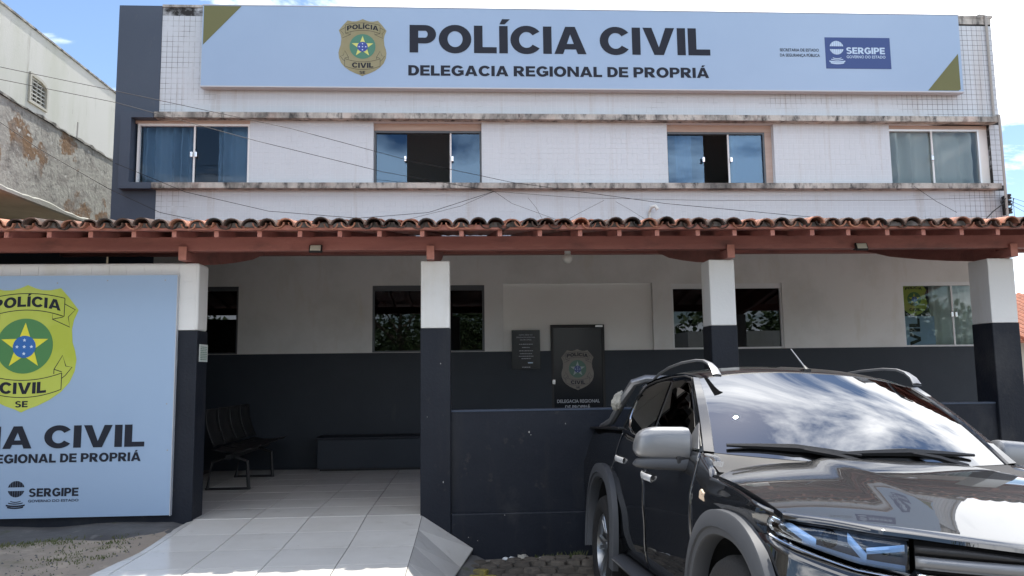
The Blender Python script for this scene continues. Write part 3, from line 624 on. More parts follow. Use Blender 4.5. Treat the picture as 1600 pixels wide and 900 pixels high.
def low_wall(x0, x1, label):
    t = thing('low_wall', ((x0+x1)/2, PY+.1, -.1), label, 'wall'); m = Matrix.Translation((-(x0+x1)/2, -PY-.1, .1))
    mb_ = MB(); mb_.box(x0, x1, PY+.035, PY+.17, .405, 1.285); kid(mb_.build('panel', 'dark_paint', t), m)
    mb_ = MB(); mb_.box(x0, x1, PY+.002, PY+.18, -.15, .404); bevel(kid(mb_.build('plinth', 'dark_paint', t), m), .012)
    mb_ = MB(); mb_.box(x0, x1, PY+.03, PY+.18, 1.286, 1.303); bevel(kid(mb_.build('coping', 'band_paint', t), m), .004)
low_wall(-.171, 2.217, 'low dark wall between ramp pillar and truck with a ledged plinth')
low_wall(2.467, 4.90, 'low dark wall behind the truck windscreen')
low_wall(5.168, 8.12, 'low dark wall at the far right beyond the last pillar')
def chips(t, m, spots, y, face='front'):
    for k, (x, z, s_) in enumerate(spots):
        rs_ = random.Random(k*7+int(x*100)); n = 7; pts = [(x+s_*rs_.uniform(.5, 1)*math.cos(2*math.pi*i_/n)*.8, y, z+s_*rs_.uniform(.5, 1.2)*math.sin(2*math.pi*i_/n)) for i_ in range(n)]
        o = MB().prism(pts, (0, -.0015, 0)).build('paint_chip', 'pole', t); o.matrix_parent_inverse = m
lw = [o for o in bpy.data.objects if o.name.startswith('low_wall')][0]; lwm = Matrix.Translation(-lw.location)
chips(lw, lwm, [(.53, 1.10, .010), (.545, 1.075, .006), (.86, 1.17, .007)], PY+.0345)
chips(lw, lwm, [(-.02, .20, .006), (.06, .17, .005), (.30, .385, .007)], PY+.0015)
pp = [o for o in bpy.data.objects if o.name.startswith('porch_pillar')][0]; chips(pp, Matrix.Translation(-pp.location), [(-.24, .68, .009), (-.26, 1.72, .008), (-.38, 1.25, .004)], PY-.0045)
# ---- sign wall at the left
sw = thing('sign_wall', (-4.2, PY+.13, .35), 'white and dark painted wall carrying the left police sign', 'wall'); wi = Matrix.Translation((4.2, -PY-.13, -.35))
SWX = -2.408
mb = MB(); mb.box(-7.2, SWX, PY, PY+.26, ZB, ZP-.008); bevel(kid(mb.build('white_top', 'pillar_white', sw), wi), .02, 3)
mb = MB(); mb.box(-7.2, SWX+.004, PY-.004, PY+.264, .25, ZB-.0005); bevel(kid(mb.build('dark_base', 'dark_paint', sw), wi), .008)
mb = MB()                             # tile joints along the white top
g = MB()
TS = .152
for k in range(int((ZP-.012-ZB)/TS)+1):
    for i in range(32):
        xb = SWX-.02-i*TS; xa = xb-TS; zb = ZP-.028-k*TS; za = max(zb-TS, ZB+.002)
        if zb-za < .02: continue
        if xb < -4.35: break
        o = kid(MB().box(xa+.0025, xb-.0025, PY-.0045, PY+.002, za+.0025, zb-.0025).build('wall_tile', 'pillar_white', sw), wi); o.location.y += rnd(-.0008, .0008)
YW = PY-.05
lg = thing('wall_signboard', (-3.95, YW, .5), 'large pale blue police sign board fixed to the left wall, cut by the frame', 'sign'); li = Matrix.Translation((3.95, -YW, -.5))
kW = YW/PY
def W_(x, z): return (x*kW, CZ+(z-CZ)*kW)
a, b = W_(-5.35, .448), W_(-2.596, 2.535)
mb = MB(); mb.box(a[0], b[0], YW, PY-.006, a[1], b[1]); kid(mb.build('panel', 'sign_white', lg), li)
mb = MB(); mb.box(b[0]+.0005, b[0]+.006, YW-.002, PY-.006, a[1]-.006, b[1]+.005); mb.box(a[0], b[0], YW-.002, PY-.006, b[1]+.0005, b[1]+.005); kid(mb.build('edge_trim', 'sign_edge', lg), li)
def wletter(t, x0, x1, zb, zt, m, bold): p, q = W_(x0, zb), W_(x1, zt); return kid(lettering('lettering', t, p[0], q[0], p[1], q[1], YW-.0035, m, lg, bold), li)
wletter('POLÍCIA CIVIL', -5.10, -2.828, 1.036, 1.226, 'print_dark', .055)
wletter('DELEGACIA REGIONAL DE PROPRIÁ', -4.83, -2.854, .913, .988, 'print_dark', .055)
wletter('SECRETARIA DE ESTADO', -4.45, -4.018, .652, .680, 'print_dark', .012)
wletter('DA SEGURANÇA PÚBLICA', -4.46, -4.012, .612, .640, 'print_dark', .012)
wletter('SERGIPE', -3.778, -3.364, .628, .698, 'print_dark', .06)
wletter('GOVERNO DO ESTADO', -3.780, -3.361, .582, .603, 'print_dark', .014)
p = W_(-3.885, .645); kid(crest(lg, p[0], p[1], .235, YW, 'print_dark', None), li)
p = W_(-3.88, 1.90); kid(emblem(lg, p[0], p[1], .895*kW, YW, ('shield_lime', 'ring_green2', 'star_bright', 'disc_blue2', 'tiny_star', 'print_dark')), li)
for x, z in ((-2.70, 2.49), (-3.2, 2.49), (-3.63, 2.47), (-2.63, 1.0), (-2.65, 1.4)):
    p = W_(x, z); kid(MB().prism([(p[0]+.006*math.cos(a), YW-.001, p[1]+.006*math.sin(a)) for a in [i*math.pi/4 for i in range(8)]], (0, -.003, 0)).build('screw', 'pole', lg), li)
# number plate notice on the sign wall end
nt_ = thing('paper_notice', (SWX+.006, 7.10, 1.77), 'small pale printed notice stuck on the end of the sign wall', 'notice'); ni = Matrix.Translation((-SWX-.006, -7.10, -1.77))
mb = MB(); mb.box(SWX+.0045, SWX+.009, 7.0, 7.21, 1.765, 1.92); kid(mb.build('sheet', 'paper', nt_), ni)
mb = MB()
for k in range(8):
    z = 1.90-k*.016; y1 = 7.02; 
    while y1 < 7.18:
        l_ = rnd(.01, .05); mb.add([(SWX+.0105, y1, z), (SWX+.0105, min(y1+l_, 7.19), z), (SWX+.0105, min(y1+l_, 7.19), z-.007), (SWX+.0105, y1, z-.007)], [(0, 1, 2, 3)]); y1 += l_+.008
kid(mb.build('print_lines', 'ring_green', nt_, fix=False), ni)['kind'] = 'stuff'
# ================================================================== CANOPY
cn = thing('tiled_canopy', (1, 7, 2.65), 'long clay-tiled porch canopy with red-brown timber beams and rafters', 'canopy'); ci = Matrix.Translation((-1, -7, -2.65))
CX0, CX1 = -6.6, 8.6
PZ0, PZ1 = 2.742, 2.866
mb = MB(); mb.box(CX0, CX1, 6.87, 6.97, PZ0, PZ1); bevel(kid(mb.build('purlin', 'wood', cn), ci), .004)
SL = .168                             # roof slope
EY = 6.40                             # rafter ends
rzf = lambda y: PZ1+(y-6.92)*SL       # underside of rafters
def bracket(x):
    prof = [(6.845, 2.655), (6.845, 2.775), (6.872, 2.775), (6.872, 2.735), (7.05, 2.735), (7.05, 2.90), (9.4, 3.25), (9.4, 3.10), (8.9, 2.96), (8.3, 2.84), (7.8, 2.75), (7.3, 2.672), (7.18, 2.655)]
    b_ = kid(MB().prism([(x-.034, y, z) for y, z in prof], (.068, 0, 0)).build('bracket', 'wood', cn), ci)
    MB().box(x-.034, x+.034, 6.8415, 6.844, 2.655, 2.775).build('bracket_end', 'wood_lit', b_)
for x in (-2.52, -.345, 2.40, 5.10): bracket(x)
mb = MB(); mb.box(CX0, CX1, 9.4, 9.5, 3.09, 3.27); kid(mb.build('purlin', 'wood', cn), ci)
RS = .336; i = 0
x = -6.45
while x < 8.6:
    a0 = 9.0*0+EY; x_ = x+rnd(-.012, .012)
    pr_ = [(EY, rzf(EY)), (EY, rzf(EY)+.052), (D-.02, rzf(D)+.052), (D-.02, rzf(D))]
    rf = kid(MB().prism([(x_-.018, y, z) for y, z in pr_], (.036, 0, 0)).build('rafter', 'wood', cn), ci)
    MB().box(x_-.018, x_+.018, EY-.003, EY-.0008, rzf(EY)+.001, rzf(EY)+.051).build('rafter_end', 'wood_lit', rf)
    x += RS
mb = MB(); mb.prism([(CX0, EY-.045, rzf(EY)+.054), (CX0, EY-.015, rzf(EY)+.054), (CX0, EY-.012, rzf(EY)+.092), (CX0, EY-.042, rzf(EY)+.092)], (CX1-CX0, 0, 0)); kid(mb.build('fascia', 'wood_lit', cn), ci)
mb = MB(); mb.prism([(CX0, EY, rzf(EY)+.054), (CX0, D-.03, rzf(D)+.054), (CX0, D-.03, rzf(D)+.066), (CX0, EY, rzf(EY)+.066)], (CX1-CX0, 0, 0)); kid(mb.build('decking', 'wood', cn), ci)
# barrel tiles: cover and pan
TPX = .1435; TL = .43
def barrel(cover, th=.011):
    m_ = MB(); n = 9; rows = [[], [], [], []]
    for s_, (ra, zz) in enumerate(((.066, 0), (.052, 0))):      # wider mouth at the eave end
        pass
    for yk, rr in ((0, .072 if cover else .060), (TL, .056 if cover else .070)):
        for q, rad in enumerate((rr, rr-th)):
            row = []
            for i_ in range(n):
                t_ = math.pi*i_/(n-1); zz = rad*math.sin(t_)*.86
                row.append((-rad*math.cos(t_), yk, zz if cover else -zz))
            rows[(0 if yk == 0 else 2)+q] = row
    m_.v = [p for row in rows for p in row]
    for i_ in range(n-1):
        m_.f += [(0*n+i_, 0*n+i_+1, 2*n+i_+1, 2*n+i_), (1*n+i_+1, 1*n+i_, 3*n+i_, 3*n+i_+1), (0*n+i_+1, 0*n+i_, 1*n+i_, 1*n+i_+1), (2*n+i_, 2*n+i_+1, 3*n+i_+1, 3*n+i_)]
    m_.f += [(0, 2*n, 3*n, n), (n-1, 2*n-1, 4*n-1, 3*n-1)]
    return m_
cov = barrel(True); pan = barrel(False)
cov_a = cov.mesh('roof_tile', 'clay', True); cov_b = cov.mesh('roof_tile', 'clay_old', True); pan_a = pan.mesh('pan_tile', 'clay', True); pan_b = pan.mesh('pan_tile', 'clay_old', True)
for me in (cov_a, cov_b, pan_a, pan_b):
    for pg in me.polygons: pg.use_smooth = abs(pg.normal.y) < .7
TY0 = EY-.105; TZ0 = rzf(TY0)+.062
nrow = int((D-TY0)/.36); stuffm = MB(); ang = math.atan(SL)
def add_stuff(src, X, Y, Z, rx, rz_):
    Mx = Matrix.Translation((X, Y, Z)) @ Matrix.Rotation(rx, 4, 'X') @ Matrix.Rotation(rz_, 4, 'Z')
    stuffm.add([Mx @ Vector(p) for p in src.v], src.f)
ntile = int((CX1-CX0)/TPX)
for rw in range(nrow):
    for k in range(ntile):
        X = CX0+.08+k*TPX; Y = TY0+rw*.36
        for is_cov in (True, False):
            Xo = X+(0 if is_cov else TPX/2); zj = TZ0+(Y-TY0)*SL+(.030 if is_cov else .058)+rnd(-.008, .009)
            yj = Y+rnd(-.032, .024)+(0 if is_cov else .02); rzz = rnd(-.06, .06); rx = ang+rnd(-.012, .012)+(-.02 if is_cov else .0)
            vis = -4.3 < Xo < 5.75
            if rw == 0 and vis:
                old = random.random() < (.72 if is_cov else .35)
                o = kid(link('roof_tile' if is_cov else 'pan_tile', ((cov_b if old else cov_a) if is_cov else (pan_b if old else pan_a)), cn), ci)
                o.location = (Xo, yj, zj); o.rotation_euler = (rx, 0, rzz)
            else: add_stuff(cov if is_cov else pan, Xo, yj, zj, rx, rzz)
o = kid(stuffm.build('roof_tiles', 'clay', cn, True, False), ci); o['kind'] = 'stuff'; o['label'] = 'further rows of clay barrel tiles up the canopy'
# mortar beds in the mouths of some eave tiles
for k in range(ntile):
    X = CX0+.08+k*TPX
    if -4.3 < X < 5.75 and random.random() < .8:
        d_ = rnd(.02, .06)
        kid(MB().prism([(X-.056*math.cos(t), TY0+d_, TZ0+.026+.046*math.sin(t)*rnd(.75, 1.05)) for t in [math.pi*i_/6 for i_ in range(7)]], (0, .05, 0)).build('mortar_plug', 'mortar', cn), ci)
# ---- LED floodlights on the purlin
for x, lb in ((-1.357, 'small black floodlight with white panel above the ramp'), (3.619, 'small black floodlight with white panel above the truck')):
    t = thing('floodlight', (x, 6.80, 2.73), lb, 'floodlight', 'floodlights on the canopy beam'); t.rotation_euler = (R(-25), 0, 0)
    bevel(MB().box(-.058, .058, .0, .026, -.012, .062).build('housing', 'black_plastic', t), .006)
    MB().box(-.046, .046, -.003, -.0005, -.002, .052).build('led_panel', 'led_panel', t)
    MB().tube([(-.05, .03, .02), (-.05, .07, .03), (.05, .07, .03), (.05, .03, .02)], .005, 6).build('mount', 'black_plastic', t)
# ---- round camera hanging below the beam
t = thing('bulb_lamp', (1.03, 7.9, 2.87), 'white ball lamp hanging under the canopy above the glass door', 'lamp')
m_ = MB(); prof = [(.0, -.115), (.03, -.108), (.05, -.085), (.056, -.06), (.05, -.035), (.034, -.018), (.03, -.012)]
rows = [[(rr*math.cos(2*math.pi*j/14), rr*math.sin(2*math.pi*j/14), zz) for j in range(15)] for rr, zz in prof]; m_.grid(rows); m_.build('globe', 'lamp_white', t, True)
rows = [[(rr*math.cos(2*math.pi*j/14), rr*math.sin(2*math.pi*j/14), zz) for j in range(15)] for rr, zz in [(.028, -.014), (.034, .0), (.028, .03), (.022, .07), (.0, .07)]]
m_ = MB(); m_.grid(rows); m_.tube([(0, 0, .06), (0, 0, .2)], .006, 6); m_.build('socket', 'frame_white', t, True)
# ================================================================== PORCH CONTENTS
seat = thing('waiting_bench', (-2.62, 9.3, FZ), 'row of black waiting-room seats on a steel beam in the dark porch', 'bench'); bi = Matrix.Translation((2.62, -9.3, -FZ))
for y in (8.72, 9.75):
    m_ = MB(); m_.tube([(-2.42, y, FZ+.015), (-2.44, y, FZ+.30), (-2.6, y, FZ+.36)], .02, 6); m_.tube([(-2.86, y, FZ+.015), (-2.82, y, FZ+.30), (-2.6, y, FZ+.36)], .02, 6); m_.tube([(-2.40, y, FZ+.012), (-2.88, y, FZ+.012)], .016, 6); kid(m_.build('leg', 'black_plastic', seat), bi)
m_ = MB(); m_.box(-2.64, -2.58, 8.6, 10.25, FZ+.34, FZ+.39); kid(m_.build('beam', 'black_plastic', seat), bi)
for k in range(4):
    yc = 8.8+k*.42; P = []
    for i_ in range(9):
        t_ = i_/8; xx = -2.38-.42*t_; zz = FZ+.43-.035*math.sin(t_*3.1)
        P.append([(xx, yc-.19+.38*j/6, zz+.012*((j/3-1)**2)) for j in range(7)])
    m_ = MB(); m_.grid(P); o = kid(m_.build('seat', 'black_plastic', seat, True), bi); o.modifiers.new('solid', 'SOLIDIFY').thickness = .012
    P = []
    for i_ in range(9):
        t_ = i_/8; P.append([(-2.80-.10*t_-.03*math.sin(3.1*t_)+.03*((j/3-1)**2), yc-.19+.38*j/6, FZ+.47+.40*t_) for j in range(7)])
    m_ = MB(); m_.grid(P); o = kid(m_.build('backrest', 'black_plastic', seat, True), bi); o.modifiers.new('solid', 'SOLIDIFY').thickness = .012
cb = thing('porch_cabinet', (-1.0, 10.3, FZ), 'long low dark box standing against the back wall of the porch', 'cabinet'); cbi = Matrix.Translation((1.0, -10.3, -FZ))
m_ = MB(); m_.box(-1.96, -.05, 10.14, 10.58, FZ+.03, FZ+.40); bevel(kid(m_.build('body', 'dark_wall', cb), cbi), .006)
m_ = MB(); m_.box(-1.98, -.03, 10.12, 10.585, FZ+.402, FZ+.43); bevel(kid(m_.build('lid', 'dark_paint', cb), cbi), .004)
m_ = MB(); m_.box(-1.93, -.08, 10.18, 10.55, FZ+.001, FZ+.029); kid(m_.build('plinth', 'black_plastic', cb), cbi)
# added end wall at left; its dark colour stands for shade under the canopy
t = thing('added_end_wall', (-4.98, 8.8, .3), 'added dark end wall of the porch behind the left sign wall', 'wall'); ti = Matrix.Translation((4.98, -8.8, -.3))
m_ = MB(); m_.prism([(-5.08, 7.25, .3), (-5.08, 7.25, rzf(7.25)+.04), (-5.08, D-.02, rzf(D-.02)+.04), (-5.08, D-.02, .3)], (.18, 0, 0)); kid(m_.build('panel', 'dark_wall', t), ti)
# ---- roll-up banner and curtains inside the windows
t = thing('rollup_banner', (6.42, D+.22, 1.7), 'white banner with green shield and vertical lettering inside the right lower window', 'banner'); ti = Matrix.Translation((-6.42, -D-.22, -1.7))
m_ = MB(); m_.box(6.21, 6.68, D+.085, D+.092, 1.93, 2.36); kid(m_.build('sheet', 'sign_white', t), ti)
m_ = MB(); m_.box(6.21, 6.62, D+.085, D+.092, 2.361, 2.79); kid(m_.build('sheet', 'dark_paint', t), ti)
kid(emblem(t, 6.40, 2.60, .38, D+.084, ('shield_lime', 'ring_green2', 'star_bright', 'disc_blue2', 'tiny_star', 'print_dark'), outline=False), ti)
kid(lettering('lettering', 'VIL', 6.30, 6.46, 1.94, 2.33, D+.0835, 'print_dark', t, .055, rot=True), ti)
def curtain(x0, x1, z0, z1, y, m, label, folds=9, amp=.025, ph=0.):
    n = folds*8; P = [[(x0+(x1-x0)*i_/n+.008*math.sin(i_*.9+zz*3), y+amp*(.55+.45*math.sin(i_*.21+ph))*math.sin(2*math.pi*i_/8+.6*math.sin(i_*.13+ph)), z0+(z1-z0)*zz/5) for i_ in range(n+1)] for zz in range(6)]
    m_ = MB(); m_.grid(P); o = m_.build('curtain', m, None, True, False); o.modifiers.new('solid', 'SOLIDIFY').thickness = .003
    return tag(o, label, 'curtain', 'curtains behind the windows')
curtain(-4.55, -3.86, UZ0+.02, UZ1, D+.16, 'curtain_blue', 'gathered blue curtain in the left half of the corner window', 6, .075, .4)
curtain(-3.52, -3.05, UZ0+.02, UZ1, D+.16, 'curtain_blue', 'blue curtain hanging in the right half of the corner window', 3, .075, 1.4)
curtain(6.16, 6.86, UZ0+.02, UZ1, D+.20, 'curtain_pale', 'pale green curtain in the left half of the rightmost upper window', 3, .085, .2)
curtain(6.80, 7.50, UZ0+.02, UZ1, D+.21, 'curtain_pale', 'pale green curtain in the right half of the rightmost upper window', 3, .085, 2.2)
curtain(3.86, 4.32, UZ0+.02, UZ1, D+.20, 'curtain_pale', 'pale curtain behind the right pane of the third upper window', 3, .012, 2.2)
curtain(3.02, 3.26, UZ0+.02, UZ1, D+.20, 'curtain_pale', 'narrow pale curtain behind the left pane of the third upper window', 2, .012, .2)
curtain(6.66, 7.6, LZ0, LZ1, D+.20, 'curtain_pale', 'pale curtain inside the right lower window beside the banner', 8, .02, .9)
random.seed(33)
# ================================================================== NEIGHBOUR ON THE LEFT
nb = thing('neighbour_house', (-8, 13, .2), 'old peeling white house to the left with a slatted arched vent', 'building'); nbi = Matrix.Translation((8, -13, -.2))
NX, NZ0, NZ1 = -6.2, 4.15, 5.42
mb = MB(); P = []
mb.box(NX-.14, NX, 3.5, 22, NZ0, NZ1-.03); kid(mb.build('parapet', 'peel', nb), nbi)
rows = []
for i_ in range(150):
    y = 3.5+18.5*i_/149; j1, j2 = .012*math.sin(y*5.1)+.01*math.sin(y*17)+rnd(-.008, .008), rnd(-.006, .006)
    rows.append([(NX-.17, y, NZ1-.035), (NX-.165+j2, y, NZ1+j1), (NX+.018+j2, y, NZ1+j1), (NX+.02+j2, y, NZ1-.032+j2)])
m_ = MB(); m_.grid(rows); kid(m_.build('parapet_cap', 'capping', nb, False, False), nbi)
rows = []
for i_ in range(150):
    y = 3.5+18.5*i_/149; j1 = .014*math.sin(y*4)+rnd(-.012, .012); rows.append([(NX+.004, y, NZ0+.05+j1), (NX+.022, y, NZ0+.03+j1), (NX+.02, y, NZ0-.02), (NX-.05, y, NZ0-.022)])
m_ = MB(); m_.grid(rows); kid(m_.build('drip_edge', 'stain_white', nb, False, False), nbi)
mb = MB(); mb.box(NX-1.6, NX-.002, 3.5, 22, NZ0-.012, NZ0-.001); kid(mb.build('balcony_soffit', 'soffit', nb), nbi)
mb = MB(); mb.box(-8.2, -7.25, 3.5, 22, .1, NZ0-.013); kid(mb.build('lower_wall', 'soffit', nb), nbi)
UXW = -8.2; VY0, VY1, VZ0, VZ1 = 14.36, 14.93, 6.80, 7.26
holes = [(VY0, VY1, VZ0, VZ1)]
mb = MB(); ys = [3.5, VY0, VY1, 24]; zs = [NZ0-.012, VZ0, VZ1, 8.2]
for i_ in range(3):
    for k in range(3):
        if i_ == 1 and k == 1: continue
        mb.box(UXW-.25, UXW, ys[i_], ys[i_+1], zs[k], zs[k+1])
kid(mb.build('upper_wall', 'stain_white', nb), nbi)
mb = MB(); mb.box(UXW-.28, UXW+.03, 3.5, 24, 8.2005, 8.235); kid(mb.build('wall_cap', 'capping', nb), nbi)
m_ = MB(); fr = [(VY0-.03, VZ0-.03), (VY1+.03, VZ0-.03), (VY1+.03, VZ1-.05), (VY1-.06, VZ1+.03), (VY1-.2, VZ1+.075), (VY0+.06, VZ1+.09), (VY0-.03, VZ1+.09)]
inn = [(VY0+.02, VZ0+.01), (VY1-.02, VZ0+.01), (VY1-.02, VZ1-.07), (VY1-.10, VZ1-.015), (VY1-.22, VZ1+.02), (VY0+.08, VZ1+.03), (VY0+.02, VZ1+.03)]
n = len(fr); m_.v = [(UXW+.001, a, b) for a, b in fr]+[(UXW+.035, a, b) for a, b in fr]+[(UXW+.035, a, b) for a, b in inn]+[(UXW-.05, a, b) for a, b in inn]
m_.f = [(q*n+i_, q*n+(i_+1) % n, (q+1)*n+(i_+1) % n, (q+1)*n+i_) for q in range(3) for i_ in range(n)]
vent = kid(m_.build('vent', 'vent', nb), nbi)
for k in range(6):
    z = VZ0+.03+k*.075; m_ = MB(); m_.prism([(UXW-.01, VY0+.02, z), (UXW-.01, VY0+.02, z+.022), (UXW-.06, VY0+.02, z+.045), (UXW-.06, VY0+.02, z+.022)], (0, VY1-VY0-.04, 0)); m_.build('slat', 'stain_white', vent)
for k in range(3): y = VY0+.12+k*.15; m_ = MB(); m_.box(UXW-.062, UXW-.008, y, y+.018, VZ0+.01, VZ1); m_.build('slat', 'vent', vent)
mb = MB(); mb.box(UXW-.245, UXW-.22, VY0, VY1, VZ0, VZ1); kid(mb.build('vent_back', 'dark_hole', nb), nbi)
m_ = MB(); m_.tube([(NX-.07, 12.35, NZ1-.03), (NX-.068, 12.36, NZ1+.30)], .012, 6); kid(m_.build('starter_bar', 'pole', nb), nbi)
# ---- house far right
hs = thing('far_house', (18, 24, 0), 'distant low house with red tiled roof beyond the right edge of the porch', 'building'); hi = Matrix.Translation((-18, -24, 0))
mb = MB(); mb.box(15.5, 22, 21.5, 27, -.1, 2.55); kid(mb.build('wall', 'house_wall', hs), hi)
mb = MB(); mb.prism([(14.7, 20.6, 2.35), (14.7, 24.2, 3.9), (14.7, 27.8, 2.35), (14.7, 27.8, 2.25), (14.7, 24.2, 3.78), (14.7, 20.6, 2.25)], (8, 0, 0)); kid(mb.build('roof', 'roof_red', hs), hi)
for k in range(34):
    x = 14.75+k*.235; m_ = MB(); m_.tube([(x, 20.55, 2.38), (x, 24.2, 3.95)], .085, 7); kid(m_.build('roof_tile', 'roof_red', hs), hi)
# ================================================================== WIRES
def wire(pts, label, rad=.006, seg=24, sag=.0):
    P = []
    V = [Vector(p) for p in pts]
    for a, b in zip(V, V[1:]):
        for i_ in range(seg):
            t_ = i_/seg; q = a.lerp(b, t_); q.z -= sag*4*t_*(1-t_); P.append(q)
    P.append(V[-1]); m_ = MB(); m_.tube(P, rad*.62, 5); o = m_.build('overhead_wire', 'cable', None, True, False)
    return tag(o, label, 'wire', 'wires in front of the facade')
def px(x, y, Y):                       # a point of the place seen at a measured spot, at its own distance
    d = f+r*((x-800)/1200)+u*((450-y)/1200); s_ = Y/d.y; return Vector((0, 0, CZ))+d*s_
hub = px(772, 299, 10.35)
wire([px(-90, 86, 8.3), px(180, 142, 9.0), px(455, 201, 9.6), px(640, 251, 10.1), px(800, 285, 10.2), px(1040, 318, 10.3), px(1190, 332, 10.3), px(1330, 345, 10.3)], 'dark cable running from the upper left down across the upper windows to the right', .006, 6)
wire([px(-90, 106, 8.3), px(180, 160, 9.0), px(400, 220, 9.6), px(600, 269, 10.1), hub], 'second dark cable just below the uppermost, ending above the middle ledge', .006, 6)
wire([px(-60, 150, 9.0), px(60, 232, 9.3), px(170, 295, 9.6), px(250, 332, 9.9), px(320, 347, 10.1)], 'dark cable crossing the peeling wall and the dark band down to the tiles', .006, 6)
wire([px(180, 255, 9.9), px(290, 300, 10.1), px(420, 330, 10.3), px(560, 341, 10.3), px(670, 332, 10.3), hub], 'slack dark cable sagging below the lower ledge at left', .006, 6)
wire([hub, px(720, 322, 10.35), px(620, 347, 10.3)], 'thin wire dropping left from the cable junction to the roof', .004)
wire([hub, px(800, 318, 10.35), px(880, 347, 10.3)], 'thin wire dropping right from the cable junction to the roof', .004)
wire([hub, px(900, 309, 10.35), px(1100, 313, 10.35), px(1400, 313, 10.38), px(1562, 308, 10.42)], 'long nearly level wire below the lower ledge to the corner insulators', .004, 8)
wire([px(825, 309, 10.35), px(838, 325, 10.35), px(850, 347, 10.3)], 'short steep wire right of the cable junction', .0035)
wire([px(944, 313, 10.35), px(905, 333, 10.35), px(880, 347, 10.3)], 'wire slanting left from the level cable to the roof tiles', .0035)
wire([px(962, 315, 10.35), px(985, 328, 10.35), px(1012, 345, 10.3)], 'wire slanting right beside the white weatherhead', .0035)
wire([px(1428, 291, 10.35), px(1462, 314, 10.35), px(1495, 332, 10.35)], 'short dark wire hanging under the rightmost upper window', .005)
for k, (a, b, lb) in enumerate((((1575, 307), (1680, 332), 'uppermost wire leading right from the corner insulators'), ((1575, 312), (1680, 350), 'middle wire leading right from the corner insulators'), ((1577, 318), (1680, 366), 'lowest wire leading right from the corner insulators'), ((1583, 310), (1586, 350), 'wire dropping steeply beside the building corner'))):
    wire([px(*a, 10.4), px(*b, 12 if k < 3 else 10.4)], lb, .005, 12, .03)
wire([px(1536, 347, 10.35), px(1552, 330, 10.38), px(1568, 318, 10.40)], 'thick dark drop cable at the right corner of the facade', .012, 6)
t = thing('insulator_rack', (7.78, 10.5, 3.95), 'dark insulator rack with tangled cables at the facade corner', 'insulator'); 
m_ = MB(); m_.box(-.015, .015, .0, .09, -.14, .14); m_.build('bar', 'black_plastic', t)
for z in (-.1, 0.02, .11):
    m_ = MB(); m_.grid([[(rr*math.cos(2*math.pi*j/10), -.03+rr*math.sin(2*math.pi*j/10), z+zz) for j in range(11)] for rr, zz in ((.0, -.035), (.04, -.035), (.04, -.012), (.026, 0), (.04, .012), (.04, .035), (0, .035))]); m_.build('insulator', 'black_plastic', t, True)
m_ = MB(); m_.tube([(-.02, -.05, .1), (-.14, -.06, .03), (-.1, -.05, -.08), (.02, -.05, -.05), (.06, -.06, .08)], .008, 5); m_.build('loose_cable', 'cable', t, True)
# ================================================================== ACROSS THE STREET (seen in the window reflections)
def tree(x, y, h, rad, label, seed):
    rs_ = random.Random(seed); t = thing('street_tree', (x, y, .1), label, 'tree', 'trees across the street')
    m_ = MB(); m_.tube([(0, 0, -.2), (.05, 0, h*.25), (-.04, .05, h*.5), (0, 0, h*.72)], [.20, .16, .13, .07], 8)
    for k in range(6):
        a = k*1.05+rs_.uniform(-.3, .3); m_.tube([(0, 0, h*(.32+.05*k)), (math.cos(a)*rad*.45, math.sin(a)*rad*.45, h*(.5+.04*k)), (math.cos(a)*rad*.8, math.sin(a)*rad*.8, h*(.58+.05*k))], [.08, .05, .02], 5)
    m_.build('trunk', 'bark', t, True)
    m_ = MB(); cl = [(Vector((rs_.uniform(-1, 1)*rad*.72, rs_.uniform(-1, 1)*rad*.72, h*.66+rs_.uniform(-.25, .32)*h)), rad*rs_.uniform(.28, .48)) for _ in range(20)]
    for c_, cr_ in cl:
        for _ in range(150):
            d_ = Vector((rs_.gauss(0, 1), rs_.gauss(0, 1), rs_.gauss(0, .8))); d_ = d_.normalized()*cr_*rs_.uniform(.55, 1.05); p_ = c_+d_; s_ = rs_.uniform(.07, .14)
            a = Vector((rs_.gauss(0, 1), rs_.gauss(0, 1), rs_.gauss(0, .6))).normalized(); b = a.cross(Vector((rs_.gauss(0, 1), rs_.gauss(0, 1), rs_.gauss(0, 1)))).normalized()
            m_.add([p_-a*s_, p_+b*s_*.5, p_+a*s_, p_-b*s_*.5], [(0, 1, 2, 3)])
    m_.build('crown', 'leaf', t, fix=False)
tree(-3.4, -17, 6.4, 2.8, 'leafy tree opposite, leftmost in the reflection of the left lower window', 1)
tree(-7.5, -19, 5.6, 3.0, 'leafy tree opposite, outermost at left across the street', 2)
tree(-.4, -21, 5.0, 2.4, 'round leafy tree opposite in the middle of the left window reflection', 3)
tree(19.5, -22, 4.4, 2.4, 'low leafy tree opposite at the right across the street', 4)
m_ = MB(); rs_ = random.Random(77)
